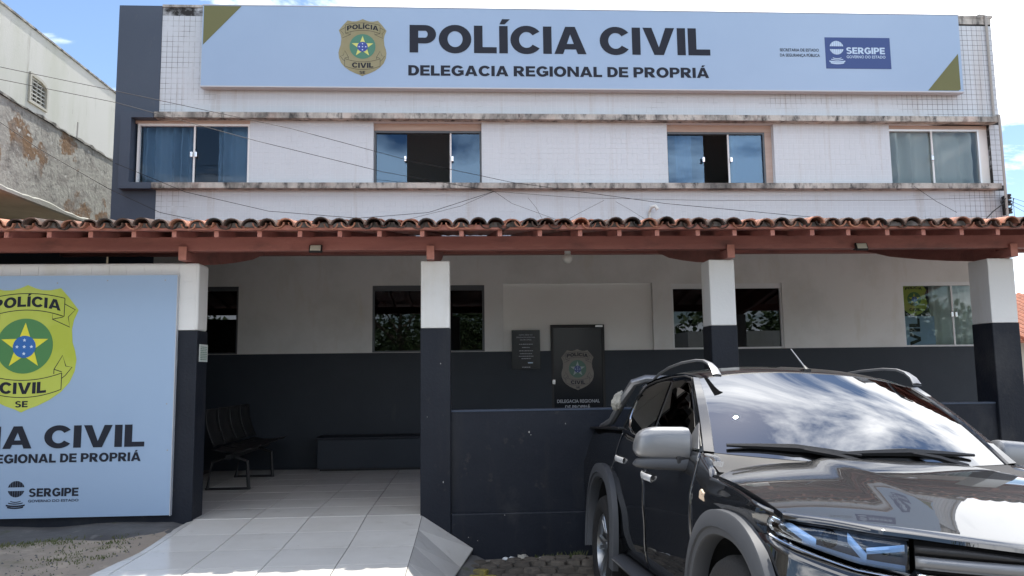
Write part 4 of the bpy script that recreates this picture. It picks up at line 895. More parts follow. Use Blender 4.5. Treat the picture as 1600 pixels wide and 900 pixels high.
for k in range(46):
    cx_ = -46+2.05*k+rs_.uniform(-.6, .6); cy = -24+rs_.uniform(-1.5, 1.5); hh = rs_.uniform(4.2, 6.6); rr = rs_.uniform(1.5, 2.2)
    for _ in range(420):
        d_ = Vector((rs_.gauss(0, 1), rs_.gauss(0, 1), rs_.gauss(0, 1))).normalized(); q = rs_.uniform(.7, 1.05); p_ = Vector((cx_+d_.x*rr*q, cy+d_.y*rr*q, hh*.52+d_.z*hh*.5*q)); s_ = rs_.uniform(.16, .30)
        a = Vector((rs_.gauss(0, 1), rs_.gauss(0, 1), rs_.gauss(0, .6))).normalized(); b = a.cross(Vector((rs_.gauss(0, 1), rs_.gauss(0, 1), rs_.gauss(0, 1)))).normalized()
        m_.add([p_-a*s_, p_+b*s_*.6, p_+a*s_, p_-b*s_*.6], [(0, 1, 2, 3)])
    m_.box(cx_-rr*.8, cx_+rr*.8, cy-.2, cy+.2, -.2, hh*.6)
tag(m_.build('added_tree_belt', 'leaf', fix=False), 'added belt of dark green trees across the street, blocking the low sky', 'trees', kind='stuff')  # row added to keep bright horizon sky off the porch wall
for x, y, lb in ((-1.2, -12, 'grey concrete utility pole opposite, left of the camera'), (6.8, -12, 'grey concrete utility pole opposite, right of the camera')):
    t = thing('utility_pole', (x, y, .1), lb, 'pole', 'utility poles across the street'); m_ = MB(); m_.tube([(0, 0, -.3), (0, 0, 8.5)], [.14, .09], 8); m_.build('shaft', 'pole', t, True)
    m_ = MB(); m_.box(-.9, .9, -.05, .05, 7.9, 8.0); m_.build('crossarm', 'pole', t)
for zz in (7.95, 7.2, 6.6): tag(MB().tube([(x_, -12, zz-.25*(1-((x_-2.8)/6)**2 if abs(x_-2.8) < 6 else 0)) for x_ in range(-30, 31, 2)], .012, 5).build('overhead_wire', 'cable'), 'street power line at %s height on the poles across the street' % {7.95: 'top', 7.2: 'middle', 6.6: 'low'}[zz], 'wire', 'street power lines')
for x0, x1, h, lb in ((3.0, 8.6, 3.6, 'pale single-storey house across the street, nearer the middle'), (10.5, 19, 3.2, 'pale single-storey house across the street, at the right')):
    t = thing('street_house', ((x0+x1)/2, -16, 0), lb, 'building', 'houses across the street'); ti = Matrix.Translation((-(x0+x1)/2, 16, 0))
    mb = MB(); mb.box(x0, x1, -20, -15, -.1, h-.6); kid(mb.build('wall', 'house_wall', t), ti)
    mb = MB(); mb.box(x0-.05, x1+.05, -20.05, -14.95, h-.6, h+.25); kid(mb.build('roof_parapet', 'stain_white', t), ti)
    for k in range(int((x1-x0)/2)):
        a = x0+.5+k*2; mb = MB(); mb.box(a, a+.9, -14.995, -14.95, .9 if k % 2 else 0, 2.1); kid(mb.build('window' if k % 2 else 'door', 'frame_dark', t), ti)
# ================================================================== LITTER at the foot of the low wall
def crumple(name, x, y, s_, m, label, seed, flatn=.6):
    rs_ = random.Random(seed); bm = bmesh.new(); bmesh.ops.create_icosphere(bm, subdivisions=2, radius=1)
    for v_ in bm.verts: v_.co *= rs_.uniform(.6, 1.15); v_.co.z *= flatn
    me = bpy.data.meshes.new(name); 
    for v_ in bm.verts: v_.co *= s_
    bm.to_mesh(me); bm.free(); me.materials.append(MT[m]); o = link(name, me, None, (x, y, ground_h(x, y)+s_*flatn*.7)); tag(o, label, 'litter', 'litter at the foot of the low wall'); return o
for k, (x, y, s_, m, lb) in enumerate(((.30, 6.88, .030, 'litter', 'small pale crumpled paper, leftmost by the low wall'), (.36, 6.86, .034, 'litter', 'second pale crumpled paper ball from the left by the low wall'), (.45, 6.88, .05, 'vent', 'largest grey crumpled bag lying against the low wall'), (.49, 6.84, .026, 'litter_blue', 'bluish crumpled wrapper beside the grey bag'), (.41, 6.80, .020, 'litter', 'tiny white scrap in front of the grey bag'), (.62, 6.86, .026, 'litter', 'pale crumpled scrap right of the bluish wrapper'), (.67, 6.86, .022, 'litter', 'rightmost pale scrap by the low wall'), (.50, 6.38, .012, 'frame_white', 'white pebble-sized scrap on the cobbles'), (.66, 6.56, .014, 'litter_blue', 'small bluish scrap on the cobbles'))):
    crumple('crumpled_litter', x, y, s_, m, lb, 50+k)
# ================================================================== PICK-UP TRUCK (x forward from the front axle, y to its left, z up)
random.seed(5)
tk = thing('pickup_truck', (1.947, 3.143, .05), 'black double-cab pickup truck with silver mirrors parked nose to the camera', 'truck')
ex, ey, ez = Vector((.0208, -.9977, .065)), Vector((.9982, .017, -.0578)), Vector((.0566, .066, .9962))
ey = ez.cross(ex).normalized(); ez = ex.cross(ey).normalized(); ex.normalize()
tk.matrix_world = Matrix(((ex.x, ey.x, ez.x, 1.947), (ex.y, ey.y, ez.y, 3.143), (ex.z, ey.z, ez.z, .05), (0, 0, 0, 1)))
FWX, RWX, WZ, WR = -.09, -2.88, .385, .385
PLAN = [(0, .83), (.15, .82), (.28, .80), (.44, .74), (.55, .68), (.67, .60), (.76, .50), (.83, .42), (.872, .35), (.893, .27), (.902, .18)]
def fp(t):                             # t 0 centre .. 1 side; returns x, |y|
    n = len(PLAN)-1; k = t*n; ys_ = [(i_, PLAN[i_][0]) for i_ in range(n+1)]; xs_ = [(i_, PLAN[i_][1]) for i_ in range(n+1)]
    return smooth_interp(k, xs_), smooth_interp(k, ys_)
def t_of_y(yv):
    lo, hi = 0., 1.
    for _ in range(40):
        m = (lo+hi)/2
        if fp(m)[1] < yv: lo = m
        else: hi = m
    return lo
def side_w(x, z):
    w_ = .903
    if z > .86: w_ -= .062*((z-.86)/.34)**2
    if z < .78: w_ -= .05*((.78-z)/.36)**2
    w_ += .012*math.exp(-((z-.985)/.028)**2) - .012*math.exp(-((z-.70)/.10)**2)
    if x > .1: w_ -= .10*((x-.1)/.3)**2
    if x < -3.6: w_ -= .03*((-x-3.6)/.7)**2
    return w_
def arch(x, cx_, rad):
    d_ = abs(x-cx_)/rad
    return WZ-.04+rad*1.06*(1-d_**2.6)**(1/2.6) if d_ < 1 else None
def bottom(x):
    z = .44
    for cx_, rd in ((FWX, .50), (RWX, .51)):
        a = arch(x, cx_, rd)
        if a: z = max(z, a+.0)
    return z
HZ = [(-.66, 1.16), (-.46, 1.156), (-.2, 1.142), (0, 1.122), (.2, 1.092), (.4, 1.055), (.6, 1.012), (.75, .978), (.84, .952)]
def hood_z(x, y):
    a = abs(y)/.86
    z = 1.142-.085*(x+.2)-.10*(x+.2)**2 - .070*a**3.2
    yc = .34+.10*(x+.45); z += .022*(1-smooth(yc-.03, yc+.07, abs(y)))*(1-smooth(.1, .72, x))*smooth(-.75, -.40, x)        # raised middle
    return z
def fender_top(x): return hood_z(x, .868)-.012 if x > -.425 else interp(x, [(-.66, 1.170), (-.43, hood_z(-.43, .868)+.012)])
def belt(x): return interp(x, [(-4.35, 1.275), (-2.58, 1.265), (-2.4, 1.25), (-1.9, 1.215), (-1.2, 1.188), (-.64, 1.172)])
def both(fn, name, m, smooth_=True, thick=0, sub=0, parent=tk, tw=False, fix=False):
    out = []
    for s_ in (-1, 1):
        m_ = MB(); fn(m_, s_); o = m_.build(name, m, parent if not isinstance(parent, dict) else parent[s_], smooth_, True)
        if thick: md = o.modifiers.new('solid', 'SOLIDIFY'); md.thickness = thick; md.offset = 0
        if sub: md = o.modifiers.new('sub', 'SUBSURF'); md.levels = md.render_levels = sub
        out.append(o)
    return {-1: out[0], 1: out[1]}
def side_patch(x0, x1, topf, botf, n=18, rows=14, off=0.):
    def fn(m_, s_):
        P = []
        for i_ in range(n+1):
            x = x0+(x1-x0)*i_/n; zt, zb = topf(x), botf(x)
            P.append([(x, s_*(side_w(x, zb+(zt-zb)*j/rows)+off), zb+(zt-zb)*j/rows) for j in range(rows+1)])
        m_.grid(P)
    return fn
fen = both(side_patch(.345, -.632, fender_top, bottom, 40), 'fender', 'car_paint', thick=.004)
fd = both(side_patch(-.643, -1.613, belt, bottom, 24), 'front_door', 'car_paint', thick=.004)
rd = both(side_patch(-1.625, -2.545, belt, bottom, 30), 'rear_door', 'car_paint', thick=.004)
bd = both(side_patch(-2.575, -4.33, belt, bottom, 50), 'bed_side', 'car_paint', thick=.004)
both(side_patch(.33, -4.3, lambda x: (fender_top(x) if x > -.63 else belt(x))-.02, lambda x: bottom(x)+.012, 90, 6, -.022), 'inner_body', 'interior_dark')
# wheel wells
for cx_, rd_ in ((FWX, .515), (RWX, .525)):
    def well(m_, s_):
        prof = [(cx_+rd_*math.cos(a), WZ-.03+rd_*1.03*math.sin(a)) for a in [R(-12)+R(204)*i_/16 for i_ in range(17)]]
        m_.grid([[(a, s_*.87, b) for a, b in prof], [(a, s_*.50, b) for a, b in prof]]); m_.prism([(a, s_*.50, b) for a, b in prof], (0, s_*.005, 0))
    both(well, 'wheel_well', 'interior_dark', False)
# hood
def hood():
    m_ = MB(); P = []; ny = 48
    for j in range(ny+1):
        y = -.868+1.736*j/ny; a = abs(y)
        xr = interp(a, [(0, -.47), (.4, -.462), (.7, -.45), (.8, -.44), (.868, -.42)]); xf = fp(t_of_y(min(a, .868)))[0] if a < .868 else .355
        row = [(xr+(xf-xr)*i_/26, y) for i_ in range(27)]
        rr = [(x, y, hood_z(x, y)) for x, y in row]
        x, y_, z = rr[-1]; rr += [(x+.009, y_, z-.006), (x+.011, y_, z-.018), (x-.02, y_, z-.024)]
        P.append(rr)
    # side skirts
    P = [[(x, y-.002*1, z-.022) for x, y, z in P[0]]] + P + [[(x, y+.002, z-.022) for x, y, z in P[-1]]]
    m_.grid(P); return m_.build('hood', 'car_paint', tk, True)
hood()
m_ = MB(); m_.grid([[(x, y, hood_z(x, min(abs(y), .86))-.05) for x in (-.62, -.3, .0, .3, min(.5, fp(t_of_y(abs(y)))[0]-.06))] for y in [-.84+1.68*j/20 for j in range(21)]]); m_.build('hood_liner', 'interior_dark', tk, True)
def shoulder(m_, s_):                  # fender top turning in to the foot of the A pillar
    P = []
    for x in [-.40, -.43, -.48, -.53, -.58, -.632, -.68]:
        z = fender_top(max(x, -.632)); w_ = side_w(x, z); P.append([(x, s_*(w_+.001), z-.004), (x, s_*(w_-.008), z+.006), (x, s_*(w_-.03), z+.010), (x, s_*(w_-.075), z+.008), (x, s_*(w_-.12), z-.01)])
    m_.grid(P)
both(shoulder, 'fender_shoulder', 'car_paint', parent=fen)
# windshield
def ws(u_, v_):                        # u -1..1 across, v 0 base .. 1 top
    yb, yt = .772, .650; y = u_*(yb+(yt-yb)*v_)
    xb = -.52-.15*abs(u_)**2.3; xt = -1.20-.085*abs(u_)**2.2; zb = 1.150+.025*u_*u_; zt = 1.642-.055*abs(u_)**2.4
    x = xb+(xt-xb)*v_; z = zb+(zt-zb)*v_+.028*math.sin(math.pi*v_)*(1-.3*u_*u_); x += .020*math.sin(math.pi*v_)
    return (x, y, z)
m_ = MB(); m_.grid([[ws(-1+2*i_/32, j/16) for i_ in range(33)] for j in range(17)]); m_.build('windshield', 'windshield', tk, True)
m_ = MB(); P = [ws(-1+2*i_/32, 0) for i_ in range(33)]
m_.grid([[(p[0]+.006, p[1]*1.01, p[2]-.002) for p in P], [(p[0]+.05, p[1]*1.05, p[2]-.020) for p in P], [(max(p[0]+.10, -.46), p[1]*1.10, p[2]-.05) for p in P], [(-.38, p[1]*1.10, p[2]-.08) for p in P]]); m_.build('cowl', 'black_plastic', tk, True)
# greenhouse
def gh_w(x, z): return .852-(z-1.19)*.44 - .035*smooth(-1.35, -.62, x)
def roof_edge_z(x): return smooth_interp(x, [(-2.66, 1.585), (-2.4, 1.622), (-2.0, 1.640), (-1.6, 1.632), (-1.32, 1.598), (-1.28, 1.588)])
def apx(z): return interp(z, [(1.17, -.672), (1.60, -1.295)])     # front line of the side (along the A pillar)
def cab_side(m_, s_):
    P = []
    for j in range(15):
        v_ = j/14; row = []
        for i_ in range(31):
            t_ = i_/30
            zb, zt = 1.17, 1.60
            x_est = -.68-1.97*t_
            ztop = roof_edge_z(min(-1.295, x_est)); zbot = belt(x_est)-.004
            z = zbot+(ztop-zbot)*v_
            x = apx(z)+(-2.62-.03*(1-v_)-apx(z))*t_
            row.append((x, s_*gh_w(x, z), z))
        P.append(row)
    m_.grid(P)
cab = both(cab_side, 'cab_side', 'car_paint', thick=.004)
def side_glass(poly, name, par):
    def fn(m_, s_):
        m_.prism([(x, s_*(gh_w(x, z)+.006), z) for x, z in poly], (0, s_*.003, 0))
    return both(fn, name, 'car_tint', False, parent=par)
side_glass([(-.79, 1.195), (-1.0, 1.205), (-1.3, 1.214), (-1.61, 1.225), (-1.72, 1.592), (-1.5, 1.588), (-1.36, 1.565), (-1.24, 1.52), (-1.05, 1.39)], 'front_side_window', fd)
side_glass([(-1.69, 1.23), (-2.0, 1.243), (-2.2, 1.262), (-2.36, 1.30), (-2.46, 1.37), (-2.49, 1.44), (-2.47, 1.53), (-2.40, 1.572), (-2.2, 1.59), (-1.79, 1.595)], 'rear_side_window', rd)
def belt_trim(m_, s_):
    pts = [(-.80, 1.185), (-1.3, 1.203), (-1.7, 1.217), (-2.0, 1.231), (-2.22, 1.252), (-2.39, 1.293), (-2.49, 1.36), (-2.53, 1.43)]
    m_.tube([(x, s_*(gh_w(x, z)+.009), z) for x, z in pts], [.006]*5+[.007, .007, .002], 6)
both(belt_trim, 'window_trim', 'chrome')
def win_seal(m_, s_):
    pts = [(-.72, 1.20), (-.98, 1.38), (-1.20, 1.535), (-1.33, 1.592), (-1.5, 1.615), (-1.8, 1.624), (-2.2, 1.617), (-2.42, 1.596), (-2.55, 1.52)]
    m_.tube([(x, s_*(gh_w(x, z)+.008), z) for x, z in pts], .0065, 6)
both(win_seal, 'drip_rail', 'black_plastic')
def a_pillar(m_, s_):                  # body-coloured pillar between windshield and door
    P = []
    for j in range(13):
        v_ = j/12; a = ws(s_*1, v_); x1_ = apx(a[2])-.0; b = (x1_-.03, s_*gh_w(x1_-.03, a[2]), a[2])
        mid = ((a[0]+b[0])/2+.018, (a[1]+b[1])/2+s_*.028, a[2]+.008)
        P.append([(a[0]-.004, a[1]-s_*.006, a[2]-.006), (a[0]+.012, a[1]+s_*.006, a[2]+.004), mid, (b[0]+.012, b[1]+s_*.014, b[2]), (b[0]-.035, b[1]+s_*.005, b[2])])
    m_.grid(P)
both(a_pillar, 'a_pillar', 'car_paint')
# roof
def roof_pt(u_, t_):                   # t 0 front .. 1 rear
    f0 = ws(u_, 1); xr = -2.63-.03*abs(u_); x = f0[0]+(xr-f0[0])*t_
    ye = gh_w(x, roof_edge_z(x))-.004 if t_ > 0 else abs(f0[1])
    yw = .650+(.668-.650)*smooth(0, .15, t_); y = u_*yw
    zc = smooth_interp(x, [(-2.7, 1.655), (-2.3, 1.695), (-1.8, 1.712), (-1.5, 1.700), (-1.3, 1.667), (-1.2, 1.642)])
    ze = roof_edge_z(min(x, -1.28))+.004
    a = abs(u_)
    z = ze+(zc-ze)*(1-a**2.6) if t_ > .0 else f0[2]
    z -= .008*math.exp(-((a-.78)/.05)**2)*smooth(.05, .2, t_)
    return (x, y, z)
m_ = MB(); m_.grid([[roof_pt(-1+2*i_/36, j/20) for i_ in range(37)] for j in range(21)]); m_.build('roof', 'car_paint', tk, True)
m_ = MB(); P = [ws(-.94+1.88*i_/32, 1) for i_ in range(33)]; m_.grid([[(p[0]+.010, p[1], p[2]-.007) for p in P], [(p[0]+.0, p[1], p[2]+.003) for p in P], [(p[0]-.015, p[1], p[2]+.003) for p in P]]); m_.build('header_seal', 'black_plastic', tk, True)
m_ = MB()
m_.grid([[(-2.64, -.66, 1.62), (-2.64, .66, 1.62)], [(-2.655, -.80, 1.25), (-2.655, .80, 1.25)], [(-2.655, -.85, .9), (-2.655, .85, .9)]]); m_.build('cab_rear', 'car_paint', tk)
# cabin inside (dark dashboard, seats)
m_ = MB(); m_.grid([[(-.60, -.7, 1.12), (-.60, .7, 1.12)], [(-.95, -.72, 1.10), (-.95, .72, 1.10)], [(-1.0, -.72, .7), (-1.0, .72, .7)], [(-2.6, -.72, .6), (-2.6, .72, .6)]]); m_.build('dashboard', 'interior_dark', tk)
for y in (-.36, .36):
    m_ = MB(); m_.box(-1.75, -1.6, y-.22, y+.22, .75, 1.32); m_.box(-1.74, -1.63, y-.11, y+.11, 1.34, 1.50); bevel(m_.build('front_seat', 'interior_dark', tk), .05, 3)
m_ = MB(); m_.tube([(-1.02+.05*math.cos(a), .36+.18*math.cos(a), 1.06+.18*math.sin(a)) for a in [2*math.pi*i_/20 for i_ in range(21)]], .014, 6); m_.build('steering_wheel', 'interior_dark', tk, True)
m_ = MB(); m_.box(-1.22, -1.19, -.12, .12, 1.50, 1.56); bevel(m_.build('inner_mirror', 'black_plastic', tk), .012)
# roof rails
def rail(m_, s_):
    pts = [(-1.13, .598, 1.600), (-1.17, .600, 1.640), (-1.24, .602, 1.675), (-1.34, .604, 1.700), (-1.50, .606, 1.716), (-1.8, .61, 1.722), (-2.1, .61, 1.713), (-2.35, .605, 1.690), (-2.52, .60, 1.660), (-2.58, .60, 1.640)]
    P = []
    for i_, (x, y, z) in enumerate(pts):
        wdt = .009+.017*max(0, 1-i_/3.2); h2 = .008
        P.append([(x, s_*(y-wdt), z-h2), (x, s_*(y-wdt), z+h2*.6), (x, s_*y, z+h2), (x, s_*(y+wdt), z+h2*.4), (x, s_*(y+wdt), z-h2), (x, s_*(y-wdt), z-h2)])
    m_.grid(P)
both(rail, 'roof_rail', 'car_silver')
# antenna
m_ = MB(); m_.tube([(-1.30, .0, 1.655), (-1.27, 0, 1.672), (-1.30, 0, 1.690)], [.022, .016, .008], 8); m_.box(-1.34, -1.26, -.022, .022, 1.655, 1.672); an = m_.build('antenna_base', 'black_plastic', tk, True)
m_ = MB(); m_.tube([(-1.29, 0, 1.682), (-1.37, -.05, 1.80)], [.005, .0035], 6); m_.build('antenna_mast', 'car_silver', an, True)
# front: headlights
def band(t0, t1, topz, botz, off, m_, s_, n=20, rows=6, bulge=.0):
    P = []
    for i_ in range(n+1):
        t_ = t0+(t1-t0)*i_/n; x, y = fp(t_); q = fp(min(1, t_+.01)); p0 = fp(max(0, t_-.01)); tx, ty = q[0]-p0[0], q[1]-p0[1]; l_ = math.hypot(tx, ty); nx, ny = ty/l_, -tx/l_
        zt, zb = topz(t_), botz(t_); row = []
        for j in range(rows+1):
            z = zb+(zt-zb)*j/rows; o_ = off(z) if callable(off) else off; o_ += bulge*math.sin(math.pi*j/rows)
            row.append((x+nx*o_, s_*(y+ny*o_), z))
        P.append(row)
    m_.grid(P)
tA, tB = t_of_y(.575), t_of_y(.889)
edge_z = lambda t_: hood_z(fp(t_)[0], min(fp(t_)[1], .868))-.023
hl_top = lambda t_: edge_z(t_)-.006
hl_bot = lambda t_: interp(t_, [(tA, .838), (tA+.25*(tB-tA), .848), (tA+.55*(tB-tA), .882), (tB, .925)])
hl = both(lambda m_, s_: band(tA, tB, hl_top, hl_bot, .0, m_, s_, 20, 6, .012), 'headlight', 'lens', thick=.003)
both(lambda m_, s_: band(tA, tB, hl_top, hl_bot, -.055, m_, s_, 20, 4), 'lamp_housing', 'lamp_shell', parent=hl)
mix = lambda a, b, k: (lambda t_: a(t_)+(b(t_)-a(t_))*k)
tm = lambda k: tA+(tB-tA)*k
both(lambda m_, s_: band(tm(.02), tm(.62), mix(hl_bot, hl_top, .24), mix(hl_bot, hl_top, .04), -.014, m_, s_, 16, 2, .006), 'light_strip', 'sky_sheen_blue', parent=hl)
dg_ = lambda k0, k1, z0, z1, wz: (lambda m_, s_: band(tm(k0), tm(k1), lambda t_: hl_bot(t_)+(hl_top(t_)-hl_bot(t_))*min(.98, z0+(z1-z0)*(t_-tm(k0))/(tm(k1)-tm(k0))+wz), lambda t_: hl_bot(t_)+(hl_top(t_)-hl_bot(t_))*max(.02, z0+(z1-z0)*(t_-tm(k0))/(tm(k1)-tm(k0))), -.012, m_, s_, 10, 2, .004))
both(dg_(.50, .88, .0, .85, .48), 'light_strip', 'sky_sheen_blue', parent=hl)
both(dg_(.84, .99, .80, .90, .16), 'light_strip', 'sky_sheen_blue', parent=hl)
both(dg_(.20, .30, .06, .62, .36), 'light_strip', 'sky_sheen_blue', parent=hl)
both(dg_(.02, .20, .66, .40, .2), 'light_strip', 'sky_sheen_blue', parent=hl)
both(lambda m_, s_: band(tm(.86), tm(.98), mix(hl_bot, hl_top, .70), mix(hl_bot, hl_top, .12), -.03, m_, s_, 6, 2, .004), 'corner_reflector', 'lamp_dark', parent=hl)
def projector(k, rr):
    def fn(m_, s_):
        t_ = tm(k); x, y = fp(t_); z = (hl_top(t_)+hl_bot(t_))/2+.006; rows = []
        for a in range(6):
            q = R(90*a/5); rows.append([(x-.045+.026*math.sin(q), s_*(y-.035+math.cos(q)*rr*math.cos(2*math.pi*j/14)), z+math.cos(q)*rr*math.sin(2*math.pi*j/14)) for j in range(15)])
        m_.grid(rows)
    return fn
both(projector(.42, .033), 'projector', 'lamp_dark', parent=hl); both(projector(.12, .020), 'projector', 'chrome', parent=hl)
both(lambda m_, s_: band(tA-.005, tB+.004, lambda t_: hl_bot(t_)-.006, lambda t_: hl_bot(t_)-.020, .006, m_, s_, 20, 2, .006), 'headlight_trim', 'chrome', thick=.004)
# grille
m_ = MB(); band(0, tA-.01, lambda t_: edge_z(t_)-.004, lambda t_: .50, -.05, m_, 1, 14, 4); band(0, tA-.01, lambda t_: edge_z(t_)-.004, lambda t_: .50, -.05, m_, -1, 14, 4); m_.build('grille_backing', 'interior_dark', tk)
for za, zb, off, mt in ((.935, .905, .004, 'black_plastic'), (.902, .862, .012, 'car_silver'), (.852, .83, .0, 'chrome'), (.80, .765, .002, 'car_silver'), (.735, .70, .0, 'car_silver')):
    for s_ in (-1, 1):
        m_ = MB(); band(0, tA-.012, lambda t_: min(edge_z(t_)-.008, za), lambda t_: zb, off, m_, s_, 14, 3, .008); o = m_.build('grille_bar', mt, tk, True); o.modifiers.new('solid', 'SOLIDIFY').thickness = .008
m_ = MB()
for k in range(3):
    a = R(90+120*k); c_, sn = math.cos(a), math.sin(a); L_ = .058
    pt = lambda d_, q: (.842, q*math.cos(a+math.pi/2)+d_*math.cos(a), .80+q*math.sin(a+math.pi/2)+d_*math.sin(a))
    m_.prism([pt(0, 0), pt(L_/2, L_*.29), pt(L_, 0), pt(L_/2, -L_*.29)], (.008, 0, 0))
m_.build('grille_badge', 'chrome', tk)
# bumper
prof_off = lambda z: interp(z, [(.28, -.05), (.36, .0), (.5, .03), (.66, .035), (.78, .02), (.86, .004), (.95, -.01)])
both(lambda m_, s_: band(tA-.012, 1.0, lambda t_: hl_bot(t_)-.022 if t_ > tA else .86, lambda t_: .34, prof_off, m_, s_, 22, 14), 'bumper', 'car_paint', thick=.004)
m_ = MB(); 
for s_ in (-1, 1): band(0, tA-.012, lambda t_: .60, lambda t_: .34, prof_off, m_, s_, 14, 8)
m_.build('lower_bumper', 'car_silver', tk, True)
# flares
def flare(cx_, rd_, zadd, y_out):
    def fn(m_, s_):
        P = []; n = 34
        for i_ in range(n+1):
            a = R(-8)+R(196)*i_/n; c_, sn = math.cos(a), math.sin(a)
            sup = lambda rr: (math.copysign(abs(c_)**.82, c_)*rr, math.copysign(abs(sn)**.82, sn)*rr)
            rows = []
            for rr, yy in ((rd_-.04, y_out-.09), (rd_-.036, y_out-.022), (rd_-.030, y_out-.014), (rd_-.004, y_out-.012), (rd_, y_out-.002), (rd_+.062, y_out-.012), (rd_+.068, y_out-.017), (rd_+.070, y_out-.055)):
                X, Z = sup(rr); rows.append((cx_+X, s_*yy, WZ+zadd+Z*1.03))
            P.append(rows)
        m_.grid(P)
    return fn
both(flare(FWX, .485, -.005, .955), 'fender_flare', 'car_flare', parent=fen)
both(flare(RWX+.02, .50, .04, .958), 'fender_flare', 'car_flare', parent=bd)
# wheels
def wheel(cx_, s_):
    m_ = MB(); prof = [(.245, .095), (.275, .118), (.33, .122), (.365, .108), (.383, .075), (.385, 0), (.383, -.075), (.36, -.11), (.27, -.11)]
    n = 40; m_.grid([[(rr*math.cos(2*math.pi*i_/n), s_*yy, rr*math.sin(2*math.pi*i_/n)) for i_ in range(n+1)] for rr, yy in prof])
    w_ = m_.build('wheel', 'rubber', tk, True); w_.location = (cx_, s_*.80, WZ)
    m_ = MB(); prof = [(.245, .09), (.235, .10), (.225, .06), (.22, -.08)]
    m_.grid([[(rr*math.cos(2*math.pi*i_/n), s_*yy, rr*math.sin(2*math.pi*i_/n)) for i_ in range(n+1)] for rr, yy in prof]); m_.build('rim', 'rim', w_, True)
    m_ = MB()
    for k in range(6):
        for dd in (-.13, .13):
            a = 2*math.pi*k/6+dd; b = 2*math.pi*k/6+dd*1.2; P = []
            for rr, hw, yy in ((.04, .028, .05), (.13, .020, .075), (.228, .022, .085)):
                an_ = a if rr < .2 else b; c_, sn = math.cos(an_), math.sin(an_)
                P.append([(rr*c_-hw*sn, s_*(yy-.02), rr*sn+hw*c_), (rr*c_-hw*.6*sn, s_*yy, rr*sn+hw*.6*c_), (rr*c_+hw*.6*sn, s_*yy, rr*sn-hw*.6*c_), (rr*c_+hw*sn, s_*(yy-.02), rr*sn-hw*c_)])
            m_.grid(P)
    m_.build('spokes', 'rim', w_, False)
    m_ = MB(); m_.prism([(.045*math.cos(2*math.pi*i_/12), s_*.05, .045*math.sin(2*math.pi*i_/12)) for i_ in range(12)], (0, s_*.03, 0)); m_.build('hub_cap', 'rim', w_)
    m_ = MB(); m_.prism([(.16*math.cos(2*math.pi*i_/20), s_*.0, .16*math.sin(2*math.pi*i_/20)) for i_ in range(20)], (0, s_*.02, 0)); m_.build('brake_disc', 'pole', w_)
for cx_ in (FWX, RWX):
    for s_ in (-1, 1): wheel(cx_, s_)
# door mirrors
def mirror_shell(zlo, zhi, grow):
    def fn(m_, s_):
        P = []; n = 24; N_ = 16
        for i_ in range(N_+1):
            v_ = i_/N_; yy = .842+.290*v_
            e = (1-max(0, (.12-v_)/.12)**3*.35) if v_ < .5 else math.sqrt(max(0, 1-((v_-.45)/.55)**3.4))*.97+.03
            row = []
            for j in range(n):
                a = 2*math.pi*j/n; c_, sn = math.cos(a), math.sin(a)
                X = -.865+(.080 if c_ > 0 else .050)*math.copysign(abs(c_)**.62, c_)*(.2+.8*e)*grow; hz = (zhi-zlo)/2
                Z = zlo+hz+hz*math.copysign(abs(sn)**.55, sn)*(.15+.85*e) + .010*(1-v_)*(1 if sn > 0 else 0) - hz*.25*(1-e)
                row.append((X-.045*v_, s_*yy, Z))
            P.append(row)
        o_ = len(m_.v); m_.v += [p for row in P for p in row]
        m_.f += [(o_+i_*n+j, o_+i_*n+(j+1) % n, o_+(i_+1)*n+(j+1) % n, o_+(i_+1)*n+j) for i_ in range(N_) for j in range(n)]
        m_.f += [tuple(o_+j for j in range(n))[::-1], tuple(o_+N_*n+j for j in range(n))]
    return fn
mi = both(mirror_shell(1.118, 1.290, 1), 'door_mirror', 'car_silver')
both(mirror_shell(1.072, 1.135, .95), 'mirror_underside', 'car_flare', parent=mi)
def mir_arm(m_, s_): m_.box(-.87, -.80, min(s_*.80, s_*.93), max(s_*.80, s_*.93), 1.10, 1.155)
for o in both(mir_arm, 'mirror_arm', 'black_plastic', False, parent=mi).values(): bevel(o, .012, 2)
def sail(m_, s_): m_.prism([(x, s_*(gh_w(x, z)+.008), z) for x, z in ((-.73, 1.19), (-.93, 1.19), (-.90, 1.31), (-.88, 1.325))], (0, s_*.008, 0))
both(sail, 'mirror_sail', 'car_silver', False, parent=mi)
# door handles, marker, badge
def handle(xc, zc):
    def fn(m_, s_):
        pts = [(xc-.11, zc+.006), (xc-.06, zc+.008), (xc, zc+.004), (xc+.06, zc-.002), (xc+.11, zc-.010)]; P = []
        for k, (x, z) in enumerate(pts):
            o_ = (.006, .034, .044, .034, .008)[k]; w_ = side_w(x, z); P.append([(x, s_*(w_+o_-.008), z-.020), (x, s_*(w_+o_), z-.015), (x, s_*(w_+o_+.004), z+.0), (x, s_*(w_+o_), z+.017), (x, s_*(w_+o_-.008), z+.022)])
        m_.grid(P)
    return fn
both(handle(-1.50, 1.0), 'door_handle', 'handle', parent=fd); both(handle(-2.36, 1.065), 'door_handle', 'handle', parent=rd)
def mark(m_, s_):
    P = [(-.49, .965), (-.425, .955), (-.425, .995), (-.475, 1.01), (-.492, 1.0)]
    m_.prism([(x, s_*(side_w(x, z)-.002), z) for x, z in P], (0, s_*.010, 0))
for o in both(mark, 'side_marker', 'marker', False, parent=fen).values(): bevel(o, .004)
